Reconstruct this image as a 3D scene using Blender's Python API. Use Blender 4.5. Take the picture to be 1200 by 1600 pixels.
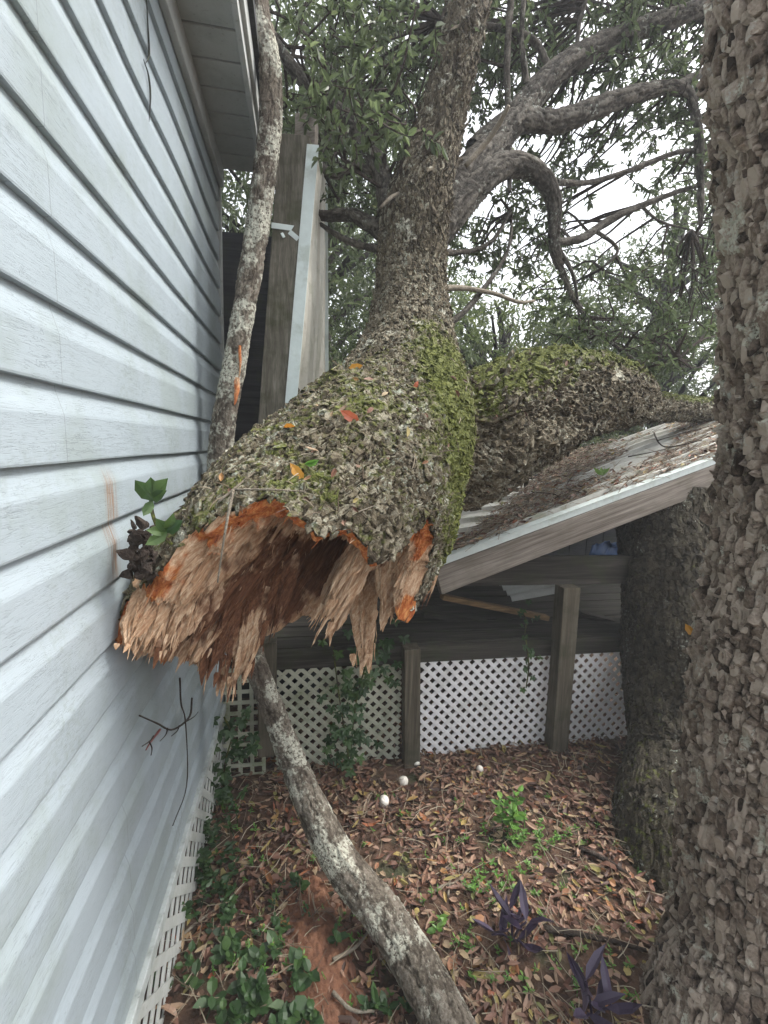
import bpy, math, random
import numpy as np
from mathutils import Vector, Matrix

random.seed(7)
RNG = np.random.default_rng(11)
for o in list(bpy.data.objects):
    bpy.data.objects.remove(o)
SC = bpy.context.scene
COL = SC.collection

# ------------------------------------------------------------------ camera, sky, sun, exposure
FPX = 720.0                      # focal length in pixels of the 1200 x 1600 photograph
ROLL = math.radians(1.8)
CAM = np.array([0.0, 0.0, 1.5])
_u = -127 * math.cos(ROLL) - 108 * math.sin(ROLL)
_v = -127 * math.sin(ROLL) + 108 * math.cos(ROLL)
PITCH = math.atan(_v / FPX)
YAW = math.atan(-_u / FPX * math.cos(PITCH))
s_, c_, sp, cp = math.sin(YAW), math.cos(YAW), math.sin(PITCH), math.cos(PITCH)
Fv = np.array([s_ * cp, c_ * cp, -sp])
Rv = np.array([c_, -s_, 0.0])
Uv = np.array([s_ * sp, c_ * sp, cp])
R2 = Rv * math.cos(ROLL) + Uv * math.sin(ROLL)
U2 = Uv * math.cos(ROLL) - Rv * math.sin(ROLL)
cd = bpy.data.cameras.new('camera')
cd.sensor_fit = 'VERTICAL'
cd.sensor_height = 36.0
cd.sensor_width = 27.0
cd.lens = 36.0 * FPX / 1600.0
cd.clip_start = 0.02
cd.clip_end = 1000
cam = bpy.data.objects.new('camera', cd)
COL.objects.link(cam)
M = Matrix(((R2[0], U2[0], -Fv[0], CAM[0]), (R2[1], U2[1], -Fv[1], CAM[1]),
            (R2[2], U2[2], -Fv[2], CAM[2]), (0, 0, 0, 1)))
cam.matrix_world = M
SC.camera = cam

SUN_EL, SUN_AZ = math.radians(55), math.radians(85)   # direction towards the sun; azimuth measured from +Y clockwise
world = bpy.data.worlds.new('World')
SC.world = world
world.use_nodes = True
wt = world.node_tree
bg = wt.nodes['Background']
sky = wt.nodes.new('ShaderNodeTexSky')
sky.sky_type = 'NISHITA'
sky.sun_disc = False
sky.sun_elevation = SUN_EL
sky.sun_rotation = SUN_AZ
sky.dust_density = 6.0
sky.air_density = 1.2
hs = wt.nodes.new('ShaderNodeHueSaturation')
hs.inputs['Saturation'].default_value = 0.25
hs.inputs['Value'].default_value = 1.7      # bright cloud layer
wt.links.new(sky.outputs[0], hs.inputs['Color'])
wt.links.new(hs.outputs[0], bg.inputs['Color'])
bg.inputs['Strength'].default_value = 0.15
sd = bpy.data.lights.new('sun', 'SUN')
sd.energy = 1.2
sd.angle = math.radians(14)
sd.color = (1.0, 0.95, 0.88)
sun = bpy.data.objects.new('sun', sd)
COL.objects.link(sun)
sdir = Vector((math.sin(SUN_AZ) * math.cos(SUN_EL), math.cos(SUN_AZ) * math.cos(SUN_EL), math.sin(SUN_EL)))
sun.rotation_euler = (-sdir).to_track_quat('-Z', 'Y').to_euler()
SC.view_settings.view_transform = 'Standard'
SC.view_settings.look = 'None'
SC.view_settings.gamma = 1
SC.view_settings.exposure = 0.88
SC.cycles.use_adaptive_sampling = True
SC.cycles.max_bounces = 6
SC.cycles.transparent_max_bounces = 6


def W(px, py, Y):
    """World point at world depth Y seen at photograph pixel px, py."""
    d = R2 * ((px - 600) / FPX) + U2 * (-(py - 800) / FPX) + Fv
    return CAM + d * (Y / d[1])


def WX(px, py, X):
    d = R2 * ((px - 600) / FPX) + U2 * (-(py - 800) / FPX) + Fv
    return CAM + d * (X / d[0])


def WG(px, py, Z=0.0):
    d = R2 * ((px - 600) / FPX) + U2 * (-(py - 800) / FPX) + Fv
    return CAM + d * ((Z - CAM[2]) / d[2])


GZ0, GSL = -0.20, -0.03         # the yard falls away gently from the camera
# ------------------------------------------------------------------ numpy noise
def _hash(i, j, k, seed):
    with np.errstate(over='ignore'):
        h = (i.astype(np.int64) * 374761393 + j.astype(np.int64) * 668265263 + k.astype(np.int64) * 2147483647 + seed * 1274126177)
        h = (h ^ (h >> 13)) * 1103515245
        h = h & 0x7fffffff
        h = (h ^ (h >> 11)) * 69069 & 0x7fffffff
        h = (h ^ (h >> 15)) & 0xffffff
    return h / float(0x1000000)


def vnoise(P, seed=0):
    f = np.floor(P)
    w = P - f
    w = w * w * w * (w * (w * 6 - 15) + 10)
    f = f.astype(np.int64)
    out = 0
    for dx in (0, 1):
        for dy in (0, 1):
            for dz in (0, 1):
                wt_ = (w[..., 0] if dx else 1 - w[..., 0]) * (w[..., 1] if dy else 1 - w[..., 1]) * (w[..., 2] if dz else 1 - w[..., 2])
                out = out + wt_ * _hash(f[..., 0] + dx, f[..., 1] + dy, f[..., 2] + dz, seed)
    return out


def fbm(P, octaves=4, seed=0, gain=0.5):
    a, t, n = 1.0, 0.0, 0.0
    out = 0
    for o in range(octaves):
        out = out + a * vnoise(P * (2.03 ** o) + o * 17.3, seed + o)
        t += a
        a *= gain
    return out / t


def worley(P, seed=0):
    f = np.floor(P).astype(np.int64)
    F1 = np.full(P.shape[:-1], 9.0)
    F2 = np.full(P.shape[:-1], 9.0)
    ID = np.zeros(P.shape[:-1])
    for dx in (-1, 0, 1):
        for dy in (-1, 0, 1):
            for dz in (-1, 0, 1):
                i, j, k = f[..., 0] + dx, f[..., 1] + dy, f[..., 2] + dz
                cx = i + _hash(i, j, k, seed + 1)
                cy = j + _hash(i, j, k, seed + 2)
                cz = k + _hash(i, j, k, seed + 3)
                d = np.sqrt((P[..., 0] - cx) ** 2 + (P[..., 1] - cy) ** 2 + (P[..., 2] - cz) ** 2)
                idc = _hash(i, j, k, seed + 4)
                closer = d < F1
                F2 = np.where(closer, F1, np.minimum(F2, d))
                ID = np.where(closer, idc, ID)
                F1 = np.where(closer, d, F1)
    return F1, F2, ID


def sstep(a, b, x):
    t = np.clip((x - a) / (b - a), 0, 1)
    return t * t * (3 - 2 * t)


def nrm(v):
    v = np.asarray(v, float)
    return v / (np.linalg.norm(v, axis=-1, keepdims=True) + 1e-12)


# ------------------------------------------------------------------ objects
def empty(name, loc, label, cat, group=None, kind=None):
    o = bpy.data.objects.new(name, None)
    COL.objects.link(o)
    o.location = tuple(float(c) for c in loc)
    o.empty_display_size = 0.1
    return tag(o, label, cat, group, kind)


def tag(o, label=None, cat=None, group=None, kind=None):
    if label: o['label'] = label
    if cat: o['category'] = cat
    if group: o['group'] = group
    if kind: o['kind'] = kind
    return o


def root_loc(p):
    if p is None:
        return np.zeros(3)
    while p.parent is not None:
        p = p.parent
    return np.array(p.location)


class MB:
    """Collects faces (quads, tris) and point attributes into one mesh."""
    def __init__(self):
        self.v, self.q, self.t, self.n = [], [], [], 0
        self.a = {}

    def add(self, V, Q=None, T=None, **attrs):
        V = np.asarray(V, float).reshape(-1, 3)
        self.v.append(V)
        if Q is not None and len(Q): self.q.append(np.asarray(Q, np.int64).reshape(-1, 4) + self.n)
        if T is not None and len(T): self.t.append(np.asarray(T, np.int64).reshape(-1, 3) + self.n)
        for k, val in attrs.items():
            lst = self.a.setdefault(k, [])
            have = sum(len(x) for x in lst)
            if have < self.n: lst.append(np.zeros(self.n - have))
            lst.append(np.broadcast_to(np.asarray(val, float).reshape(-1), (len(V),)) if np.size(val) in (1, len(V)) else np.zeros(len(V)))
        self.n += len(V)
        return self

    def box(self, c, h, ax=None, jit=0, **attrs):
        c = np.asarray(c, float)
        ax = np.eye(3) if ax is None else np.asarray(ax)
        s = np.array([[-1, -1, -1], [1, -1, -1], [1, 1, -1], [-1, 1, -1], [-1, -1, 1], [1, -1, 1], [1, 1, 1], [-1, 1, 1]], float)
        V = c + (s * np.asarray(h)) @ ax
        if jit: V = V + RNG.normal(0, jit, V.shape)
        Q = [[0, 3, 2, 1], [4, 5, 6, 7], [0, 1, 5, 4], [1, 2, 6, 5], [2, 3, 7, 6], [3, 0, 4, 7]]
        return self.add(V, Q, **attrs)

    def beam(self, p0, p1, w, t, side, **attrs):
        """box from p0 to p1, width w along `side`, thickness t along the third axis"""
        p0, p1 = np.asarray(p0, float), np.asarray(p1, float)
        d = nrm(p1 - p0)
        sd_ = np.asarray(side, float)
        sd_ = nrm(sd_ - d * (sd_ @ d))
        th = np.cross(d, sd_)
        return self.box((p0 + p1) / 2, (np.linalg.norm(p1 - p0) / 2, w / 2, t / 2), np.array([d, sd_, th]), **attrs)

    def build(self, name, mat, parent=None, smooth=False, bevel=0):
        if not self.v: return None
        V = np.concatenate(self.v) - root_loc(parent)
        Q = np.concatenate(self.q) if self.q else np.zeros((0, 4), np.int64)
        T = np.concatenate(self.t) if self.t else np.zeros((0, 3), np.int64)
        me = bpy.data.meshes.new(name)
        me.vertices.add(len(V))
        me.vertices.foreach_set('co', V.astype(np.float32).ravel())
        nl = len(Q) * 4 + len(T) * 3
        me.loops.add(nl)
        me.loops.foreach_set('vertex_index', np.concatenate([Q.ravel(), T.ravel()]).astype(np.int32))
        me.polygons.add(len(Q) + len(T))
        me.polygons.foreach_set('loop_start', np.concatenate([np.arange(len(Q)) * 4, len(Q) * 4 + np.arange(len(T)) * 3]).astype(np.int32))
        me.polygons.foreach_set('use_smooth', np.full(len(Q) + len(T), smooth))
        for k, lst in self.a.items():
            arr = np.concatenate(lst)
            if len(arr) < len(V): arr = np.concatenate([arr, np.zeros(len(V) - len(arr))])
            at = me.attributes.new(k, 'FLOAT', 'POINT')
            at.data.foreach_set('value', arr.astype(np.float32))
        me.update(calc_edges=True)
        me.validate()
        o = bpy.data.objects.new(name, me)
        COL.objects.link(o)
        if mat: me.materials.append(mat)
        if parent: o.parent = parent
        if bevel:
            b = o.modifiers.new('bevel', 'BEVEL')
            b.width = bevel
            b.segments = 2
            b.limit_method = 'ANGLE'
        return o


def grid_quads(nu, nv, closed_v=True):
    i = np.arange(nu - 1)[:, None]
    j = np.arange(nv if closed_v else nv - 1)[None, :]
    j2 = (j + 1) % nv
    return np.stack([i * nv + j, i * nv + j2, (i + 1) * nv + j2, (i + 1) * nv + j], -1).reshape(-1, 4)


def catmull(P, n):
    P = np.asarray(P, float)
    A = np.vstack([2 * P[0] - P[1], P, 2 * P[-1] - P[-2]])
    t = np.linspace(0, len(P) - 1 - 1e-9, n)
    i = np.floor(t).astype(int)
    u = (t - i)[:, None]
    p0, p1, p2, p3 = A[i], A[i + 1], A[i + 2], A[i + 3]
    return 0.5 * (2 * p1 + (p2 - p0) * u + (2 * p0 - 5 * p1 + 4 * p2 - p3) * u ** 2 + (3 * p1 - p0 - 3 * p2 + p3) * u ** 3)


def frames(C, ref=(0, 0, 1)):
    T = nrm(np.gradient(C, axis=0))
    n = np.asarray(ref, float)
    n = n - T[0] * (n @ T[0])
    if np.linalg.norm(n) < 1e-3:
        n = np.array([1.0, 0, 0]) - T[0] * T[0][0]
    n = n / np.linalg.norm(n)
    N = np.zeros_like(C)
    for i in range(len(C)):
        n = n - T[i] * (n @ T[i])
        n = n / np.linalg.norm(n)
        N[i] = n
    B = np.cross(T, N)
    return T, N, B


def simple_tube(mb, pts, radii, ns=None, nv=8, rough=0.0, cap=True, **attrs):
    pts = np.asarray(pts, float)
    radii = np.asarray(radii, float)
    ns = ns or max(4, len(pts) * 3)
    CR = catmull(np.hstack([pts, radii[:, None]]), ns)
    C, r = CR[:, :3], np.maximum(CR[:, 3], 1e-4)
    T, N, B = frames(C)
    th = np.linspace(0, 2 * np.pi, nv, endpoint=False)
    rr = r[:, None] * np.ones(nv)
    V = C[:, None] + rr[..., None] * (np.cos(th)[None, :, None] * N[:, None] + np.sin(th)[None, :, None] * B[:, None])
    if rough:
        nz = fbm(V * 30, 3, 5) - 0.5
        rr = rr * (1 + nz * rough)
        V = C[:, None] + rr[..., None] * (np.cos(th)[None, :, None] * N[:, None] + np.sin(th)[None, :, None] * B[:, None])
    V = V.reshape(-1, 3)
    Q = grid_quads(ns, nv)
    Tt = None
    if cap:
        V = np.vstack([V, C[0], C[-1]])
        a = len(V) - 2
        j = np.arange(nv)
        Tt = np.vstack([np.stack([np.full(nv, a), (j + 1) % nv, j], -1),
                        np.stack([np.full(nv, a + 1), (ns - 1) * nv + j, (ns - 1) * nv + (j + 1) % nv], -1)])
    mb.add(V, Q, Tt, **attrs)
    return C


def bark_disp(P, k, size, depth, seed, rough=0.5, warp=0.6, terr=0.6):
    """P: tube coordinates (x,y across, z along). Plates separated by ragged fissures; returns displacement and ridge 0..1"""
    Q = P * np.array([1, 1, k]) / size
    wv = np.stack([fbm(Q * 0.6, 3, seed + 20), fbm(Q * 0.6 + 31, 3, seed + 21), fbm(Q * 0.6 + 77, 3, seed + 22)], -1) - 0.5
    wf = np.stack([vnoise(Q * 3.7, seed + 25), vnoise(Q * 3.7 + 9, seed + 26), vnoise(Q * 3.7 + 19, seed + 27)], -1) - 0.5
    Qw = Q + wv * warp * 2.2 + wf * 0.5
    # long furrows along the stem, then ragged cross cracks, then flakes
    F1, F2, ID = worley(Qw * np.array([0.75, 0.75, 0.3]), seed)
    furrow = sstep(0.0, 0.22, F2 - F1)
    G1, G2, ID2 = worley(Qw * np.array([1.15, 1.15, 1.15]) + 5, seed + 50)
    p2 = sstep(0.0, 0.26, G2 - G1)
    fine = fbm(P * np.array([1, 1, 0.45]) / size * 3.5, 4, seed + 9, 0.65)
    ridged = 1 - np.abs(2 * fbm(P * np.array([1, 1, 0.4]) / size * 1.7 + 40, 4, seed + 14, 0.6) - 1)
    big = fbm(Q * 0.4 + 3, 2, seed + 13)
    h = furrow * (0.34 + 0.25 * ID + 0.4 * (big - .5)) + furrow * p2 * (0.12 + 0.3 * ID2) + (ridged - .8) * 0.6 + (fine - 0.5) * rough * .8 + .12
    steps = 5.0
    a_ = h * steps + (fine - .5) * 1.6
    fl = np.floor(a_)
    h = (1 - terr) * h + terr * (fl + sstep(0.0, 0.28, a_ - fl)) / steps
    return (h - 0.5) * depth, np.clip(h, 0, 1)


def bark_tube(mb, pts, radii, ds, size, depth, k=0.5, seed=0, nv=None, ell=1.0, ref=(0, 0, 1), lump=0.12,
              s0=None, mossf=None, flare=None, cap=True, rough=0.5):
    """Displaced bark tube. s0(theta) shifts the first ring along the axis (used for the broken end). Returns info."""
    pts = np.asarray(pts, float)
    radii = np.asarray(radii, float)
    D = catmull(np.hstack([pts, radii[:, None]]), 400)
    L = np.concatenate([[0], np.cumsum(np.linalg.norm(np.diff(D[:, :3], axis=0), axis=1))])
    ns = max(8, int(L[-1] / ds))
    nv = nv or max(16, int(2 * np.pi * radii.max() / ds))
    Su = np.linspace(0, L[-1], 400)
    C4 = np.stack([np.interp(Su, L, D[:, c]) for c in range(4)], -1)
    ker = np.exp(-np.linspace(-2, 2, 21) ** 2)
    ker /= ker.sum()
    for c in range(4):                       # soften kinks
        pad = np.concatenate([np.full(10, C4[0, c]) - (C4[1, c] - C4[0, c]) * np.arange(10, 0, -1), C4[:, c],
                              np.full(10, C4[-1, c]) + (C4[-1, c] - C4[-2, c]) * np.arange(1, 11)])
        C4[:, c] = np.convolve(pad, ker, 'valid')
    T, N, B = frames(C4[:, :3], ref)
    th = np.linspace(0, 2 * np.pi, nv, endpoint=False)
    st = np.zeros(nv) if s0 is None else s0(th)
    u = np.linspace(0, 1, ns)
    S = st[None, :] + (L[-1] - st[None, :]) * u[:, None]

    def ev(S_):
        f = lambda A: np.stack([np.interp(S_, Su, A[:, c]) for c in range(3)], -1)
        return f(C4[:, :3]), f(N), f(B), np.interp(S_, Su, C4[:, 3]), f(T)
    c, n, b, r, t = ev(S)
    TH = np.broadcast_to(th, S.shape)
    ct, stn = np.cos(TH), np.sin(TH)
    tc = np.stack([ct * r, stn * r, S], -1)
    lum = fbm(np.stack([ct * 1.3, stn * 1.3, S * 2.2], -1) + seed, 3, seed + 3) - 0.5
    r2 = r * (1 + lum * lump * 2)
    if flare is not None:
        r2 = r2 * flare(S, TH)
    dsp, ridge = bark_disp(tc, k, size, depth, seed, rough)
    radial = ct[..., None] * n + stn[..., None] * b * ell
    V = c + radial * (r2 + dsp)[..., None]
    un = nrm(ct[..., None] * n + stn[..., None] * b / max(ell, 1e-3))
    moss = mossf(V, un, ridge) if mossf is not None else np.zeros(S.shape)
    Vf = V.reshape(-1, 3)
    Tt = None
    if cap:
        Vf = np.vstack([Vf, c[-1].mean(0)])
        j = np.arange(nv)
        Tt = np.stack([np.full(nv, len(Vf) - 1), (ns - 1) * nv + j, (ns - 1) * nv + (j + 1) % nv], -1)
    pad = (lambda a: np.concatenate([a.ravel(), [0]])) if cap else (lambda a: a.ravel())
    mb.add(Vf, grid_quads(ns, nv), Tt, moss=pad(moss), ridge=pad(ridge), along=pad(S))
    return dict(ev=ev, V=V, th=th, st=st, L=L[-1], r2=r2, radial=radial, C4=C4, T=T)


def chips(mb, info, ls, lt, th, seed, cover=0.92, aspect=None, mossf=None, tilt=0.25, ragged=0.3, ridf=None, rmean=.6, columns=False):
    """irregular bark plates lying on a bark tube like rough shingles"""
    rg = np.random.default_rng(seed)
    V, rad_, st_ = info['V'], info['radial'], info['st']
    ns, nv = V.shape[:2]
    L = info['L'] - st_.mean()
    I, J, A_ = [], [], []
    s = 0.0
    while s < L:
        f = s / L
        a = aspect(f) if aspect else 1.0
        i = f * (ns - 1)
        r = np.linalg.norm(V[int(i)] - V[int(i)].mean(0), axis=1).mean()
        w = lt * (1 - 0.3 * (1 - min(1, r / 0.2)))
        n = max(5, int(2 * np.pi * r / w))
        off = rg.uniform()
        jj = (np.arange(n) + off + rg.normal(0, .22, n)) / n * nv
        ii = i + rg.normal(0, .3, n) * ls * a / L * ns
        I.append(ii); J.append(jj); A_.append(np.full(n, a))
        s += ls * a
    if columns:                                  # plates stacked in wandering vertical columns, cracked across at uneven heights
        I, J, A_ = [], [], []
        r = np.linalg.norm(V[ns // 2] - V[ns // 2].mean(0), axis=1).mean()
        n = int(2 * np.pi * r / lt)
        for c in range(n):
            s = rg.uniform(-1, 0) * ls
            while s < L:
                ln = ls * float(np.clip(rg.lognormal(0, .45), .4, 2.4))
                m_ = s + ln / 2
                w_ = float(fbm(np.array([m_ * 5.0, c / n * 14.0, 0.0]), 2, seed)) - .5
                I.append(m_ / L * ns); J.append((c + 1.9 * w_) / n * nv % nv); A_.append(ln / ls)
                s += ln
        I, J, A_ = [np.array(I)], [np.array(J)], [np.array(A_)]
    I = np.concatenate(I); J = np.concatenate(J) % nv; A_ = np.concatenate(A_)
    k = rg.uniform(0, 1, len(I)) < cover
    I, J, A_ = np.clip(I[k], 1, ns - 2), J[k], A_[k]
    ii, jj = I.astype(int), J.astype(int) % nv
    P = V[ii, jj]
    n = nrm(rad_[ii, jj])
    t = nrm(V[np.minimum(ii + 1, ns - 1), jj] - V[ii - 1, jj])
    n = nrm(n - t * (n * t).sum(-1, keepdims=True))
    b = np.cross(n, t)
    N, K = len(P), 8
    rot = rg.normal(0, .07 if columns else .25, N)
    ca, sa = np.cos(rot)[:, None], np.sin(rot)[:, None]
    t, b = t * ca + b * sa, b * ca - t * sa
    ang = (np.arange(K) + rg.uniform(-.3, .3, (N, K))) / K * 2 * np.pi
    sq = 1 / np.maximum(np.abs(np.cos(ang)), np.abs(np.sin(ang))) ** 0.6
    rr = sq * (1 + rg.normal(0, ragged, (N, K)) * .6)
    size = np.clip(rg.lognormal(-.08, .34, (N, 1)), .4, 1.8) if not columns else rg.uniform(.82, 1.12, (N, 1))
    u = np.cos(ang) * rr * ls * A_[:, None] * .56 * size
    v = np.sin(ang) * rr * lt * .54 * size
    hgt = th * rg.uniform(.35, 1.15, (N, 1))
    tl = (rg.normal(0, tilt, (N, 1)) * hgt / (ls * .5) + hgt / ls * .35) / np.maximum(A_[:, None], .7)
    tb = rg.normal(0, tilt, (N, 1)) * hgt / (lt * .5)
    f3 = lambda uu, vv, hh: P[:, None] + t[:, None] * uu[..., None] + b[:, None] * vv[..., None] + n[:, None] * hh[..., None]
    bot = f3(u * 1.12, v * 1.12, -np.ones_like(u) * th * .6)
    top = f3(u * .84, v * .84, np.clip(hgt * rg.uniform(.8, 1.05, (N, K)) + tl * u + tb * v, -th * .2, th * 1.7))
    mid = f3(u[:, :1] * .15, v[:, :1] * .15, hgt * rg.uniform(.85, 1.15, (N, 1)))
    X = np.concatenate([bot, top, mid], 1)
    o = np.arange(N)[:, None] * (2 * K + 1)
    j = np.arange(K); j2 = (j + 1) % K
    Q = (o[:, :, None] + np.stack([j, j2, K + j2, K + j], -1)[None]).reshape(-1, 4)
    T = (o[:, :, None] + np.stack([K + j, K + j2, np.full(K, 2 * K)], -1)[None]).reshape(-1, 3)
    rid = np.clip(rg.normal(rmean, .2, (N, 1)), .1, 1) * (1 if ridf is None else ridf(I / ns)[:, None]) * np.ones((1, 2 * K + 1))
    rid[:, :K] *= .3
    moss = mossf(P, n, rid[:, -1]) if mossf is not None else np.zeros(N)
    mb.add(X.reshape(-1, 3), Q, T, ridge=rid.ravel(), moss=np.repeat(np.broadcast_to(moss, (N,)), 2 * K + 1))


# ------------------------------------------------------------------ materials
def mat(name):
    m = bpy.data.materials.new(name)
    m.use_nodes = True
    nt = m.node_tree
    return m, nt, nt.nodes['Principled BSDF']


class NT:
    def __init__(self, nt): self.nt = nt
    def n(self, t, **kw):
        x = self.nt.nodes.new('ShaderNode' + t)
        for k, v in kw.items(): setattr(x, k, v)
        return x
    def l(self, a, b): self.nt.links.new(a, b)
    def coord(self, scale=(1, 1, 1), out='Object', rot=(0, 0, 0)):
        tc = self.n('TexCoord')
        mp = self.n('Mapping')
        mp.inputs['Scale'].default_value = scale
        mp.inputs['Rotation'].default_value = rot
        self.l(tc.outputs[out], mp.inputs['Vector'])
        return mp.outputs[0]
    def noise(self, vec, scale, detail=4, rough=0.55, dist=0.0):
        x = self.n('TexNoise')
        x.inputs['Scale'].default_value = scale
        x.inputs['Detail'].default_value = detail
        x.inputs['Roughness'].default_value = rough
        x.inputs['Distortion'].default_value = dist
        self.l(vec, x.inputs['Vector'])
        return x.outputs[0]
    def vor(self, vec, scale, feature='F1', out='Distance'):
        x = self.n('TexVoronoi', feature=feature)
        x.inputs['Scale'].default_value = scale
        self.l(vec, x.inputs['Vector'])
        return x.outputs[out]
    def ramp(self, fac, stops, interp='LINEAR'):
        x = self.n('ValToRGB')
        cr = x.color_ramp
        cr.interpolation = interp
        while len(cr.elements) < len(stops): cr.elements.new(0.5)
        for e, (p, c) in zip(cr.elements, stops):
            e.position = p
            e.color = (*c, 1) if len(c) == 3 else c
        self.l(fac, x.inputs[0])
        return x.outputs[0]
    def step(self, fac, a, b):
        x = self.n('MapRange', interpolation_type='SMOOTHSTEP')
        x.inputs['From Min'].default_value = a
        x.inputs['From Max'].default_value = b
        self.l(fac, x.inputs['Value'])
        return x.outputs[0]
    def math(self, op, a, b=None, clamp=False):
        x = self.n('Math', operation=op)
        x.use_clamp = clamp
        for i, v in enumerate((a, b)):
            if v is None: continue
            if isinstance(v, (int, float)): x.inputs[i].default_value = v
            else: self.l(v, x.inputs[i])
        return x.outputs[0]
    def mix(self, fac, a, b):
        x = self.n('Mix', data_type='RGBA')
        for s, v in ((x.inputs[0], fac), (x.inputs[6], a), (x.inputs[7], b)):
            if isinstance(v, (int, float)): s.default_value = v
            elif isinstance(v, tuple): s.default_value = (*v, 1)
            else: self.l(v, s)
        return x.outputs[2]
    def attr(self, name):
        x = self.n('Attribute', attribute_name=name)
        return x.outputs['Fac']
    def bump(self, h, strength, dist, prev=None):
        x = self.n('Bump')
        x.inputs['Strength'].default_value = strength
        x.inputs['Distance'].default_value = dist
        self.l(h, x.inputs['Height'])
        if prev is not None: self.l(prev, x.inputs['Normal'])
        return x.outputs[0]


def bark_material(name, dark, mid, light, lichen=(0.42, 0.46, 0.40), lich=0.5, mossc=((0.045, 0.06, 0.01), (0.16, 0.18, 0.04)), lscale=45, red=None, patch=0.0, rw=0.45):
    m, nt, bs = mat(name)
    k = NT(nt)
    v = k.coord()
    n1 = k.noise(v, 14, 5)
    n2 = k.noise(v, 120, 4, 0.65)
    rg = k.attr('ridge')
    f = k.math('ADD', k.math('MULTIPLY', rg, rw), k.math('MULTIPLY', n1, 0.5 + (0.45 - rw) * 0.5))
    n3 = k.noise(v, 48, 5, 0.7)
    f = k.math('ADD', f, k.math('MULTIPLY', k.math('SUBTRACT', n2, 0.5), 0.5))
    f = k.math('ADD', f, k.math('MULTIPLY', k.math('SUBTRACT', n3, 0.5), 0.6))
    col = k.ramp(f, [(0.22, dark), (0.5, mid), (0.78, light)])
    if red:
        col = k.mix(k.step(k.noise(v, 5, 3), 0.5, 0.7), col, red)
    ln = k.noise(v, lscale, 5, 0.7)
    lm = k.noise(v, 6, 3)
    lf = k.math('MULTIPLY', k.step(ln, 0.56 - 0.03 * lich, 0.62), k.step(lm, 0.62 - 0.3 * lich, 0.72 - 0.2 * lich))
    lf = k.math('MULTIPLY', lf, k.step(rg, 0.2, 0.6))
    col = k.mix(k.math('MULTIPLY', lf, 0.85), col, k.ramp(n2, [(0.35, tuple(c * 0.75 for c in lichen)), (0.65, lichen)]))
    if patch:
        pn = k.noise(v, 9, 5, 0.62)
        pf = k.math('MULTIPLY', k.step(pn, 0.60 - 0.12 * patch, 0.66 - 0.1 * patch), k.step(k.noise(v, 95, 4, 0.7), 0.40, 0.52))
        col = k.mix(k.math('MULTIPLY', pf, 0.9), col, (0.55, 0.55, 0.46))
    ms = k.attr('moss')
    mn = k.noise(v, 55, 4, 0.7)
    mn2 = k.noise(v, 13, 4, 0.65)
    mf = k.step(k.math('ADD', k.math('ADD', ms, k.math('MULTIPLY', k.math('SUBTRACT', mn, 0.5), 1.3)), k.math('MULTIPLY', k.math('SUBTRACT', mn2, 0.5), 0.9)), 0.4, 0.72)
    mf = k.math('MULTIPLY', mf, 0.88)
    mcol = k.ramp(k.noise(v, 90, 3), [(0.3, mossc[0]), (0.7, mossc[1])])
    col = k.mix(mf, col, mcol)
    k.l(col, bs.inputs['Base Color'])
    bs.inputs['Roughness'].default_value = 0.9
    bs.inputs['Specular IOR Level'].default_value = 0.2
    b = k.bump(n3, 0.6, 0.012)
    b = k.bump(n2, 0.7, 0.008, b)
    b = k.bump(k.noise(v, 350, 2), 0.4, 0.002, b)
    k.l(b, bs.inputs['Normal'])
    return m


def leaf_material(name, stops, trans=0.35, rough=0.45):
    m, nt, bs = mat(name)
    k = NT(nt)
    r = k.attr('rnd')
    col = k.ramp(r, stops)
    v = k.coord()
    col = k.mix(k.math('MULTIPLY', k.noise(v, 160, 2), 0.35), col, tuple(c * 0.45 for c in stops[0][1]))
    k.l(col, bs.inputs['Base Color'])
    bs.inputs['Roughness'].default_value = rough
    tr = k.n('BsdfTranslucent')
    k.l(col, tr.inputs['Color'])
    ms = k.n('MixShader')
    ms.inputs[0].default_value = trans
    k.l(bs.outputs[0], ms.inputs[1])
    k.l(tr.outputs[0], ms.inputs[2])
    k.l(ms.outputs[0], nt.nodes['Material Output'].inputs['Surface'])
    return m


def weathered_wood(name, c0, c1, c2, axis=(1, 0, 0), stain=(0.05, 0.06, 0.03), stainamt=0.5):
    """grain runs along the direction `axis`"""
    m, nt, bs = mat(name)
    k = NT(nt)
    q = Vector(axis).rotation_difference(Vector((1, 0, 0))).to_euler()
    tc = k.n('TexCoord')
    mp0 = k.n('Mapping'); mp0.inputs['Rotation'].default_value = q
    k.l(tc.outputs['Object'], mp0.inputs['Vector'])
    mp = k.n('Mapping'); mp.inputs['Scale'].default_value = (0.8, 16, 16)
    k.l(mp0.outputs[0], mp.inputs['Vector'])
    g = k.noise(mp.outputs[0], 2.5, 6, 0.62, 0.8)
    mp2 = k.n('Mapping'); mp2.inputs['Scale'].default_value = (3, 90, 90)
    k.l(mp0.outputs[0], mp2.inputs['Vector'])
    g2 = k.noise(mp2.outputs[0], 2.0, 4, 0.6)
    f = k.math('ADD', k.math('MULTIPLY', g, 0.65), k.math('MULTIPLY', g2, 0.35))
    col = k.ramp(f, [(0.32, c0), (0.5, c1), (0.68, c2)])
    sn = k.noise(tc.outputs['Object'], 9, 5, 0.6)
    col = k.mix(k.math('MULTIPLY', k.step(sn, 0.45, 0.7), stainamt), col, stain)
    k.l(col, bs.inputs['Base Color'])
    bs.inputs['Roughness'].default_value = 0.85
    bs.inputs['Specular IOR Level'].default_value = 0.25
    k.l(k.bump(f, 0.7, 0.004), bs.inputs['Normal'])
    return m


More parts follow.
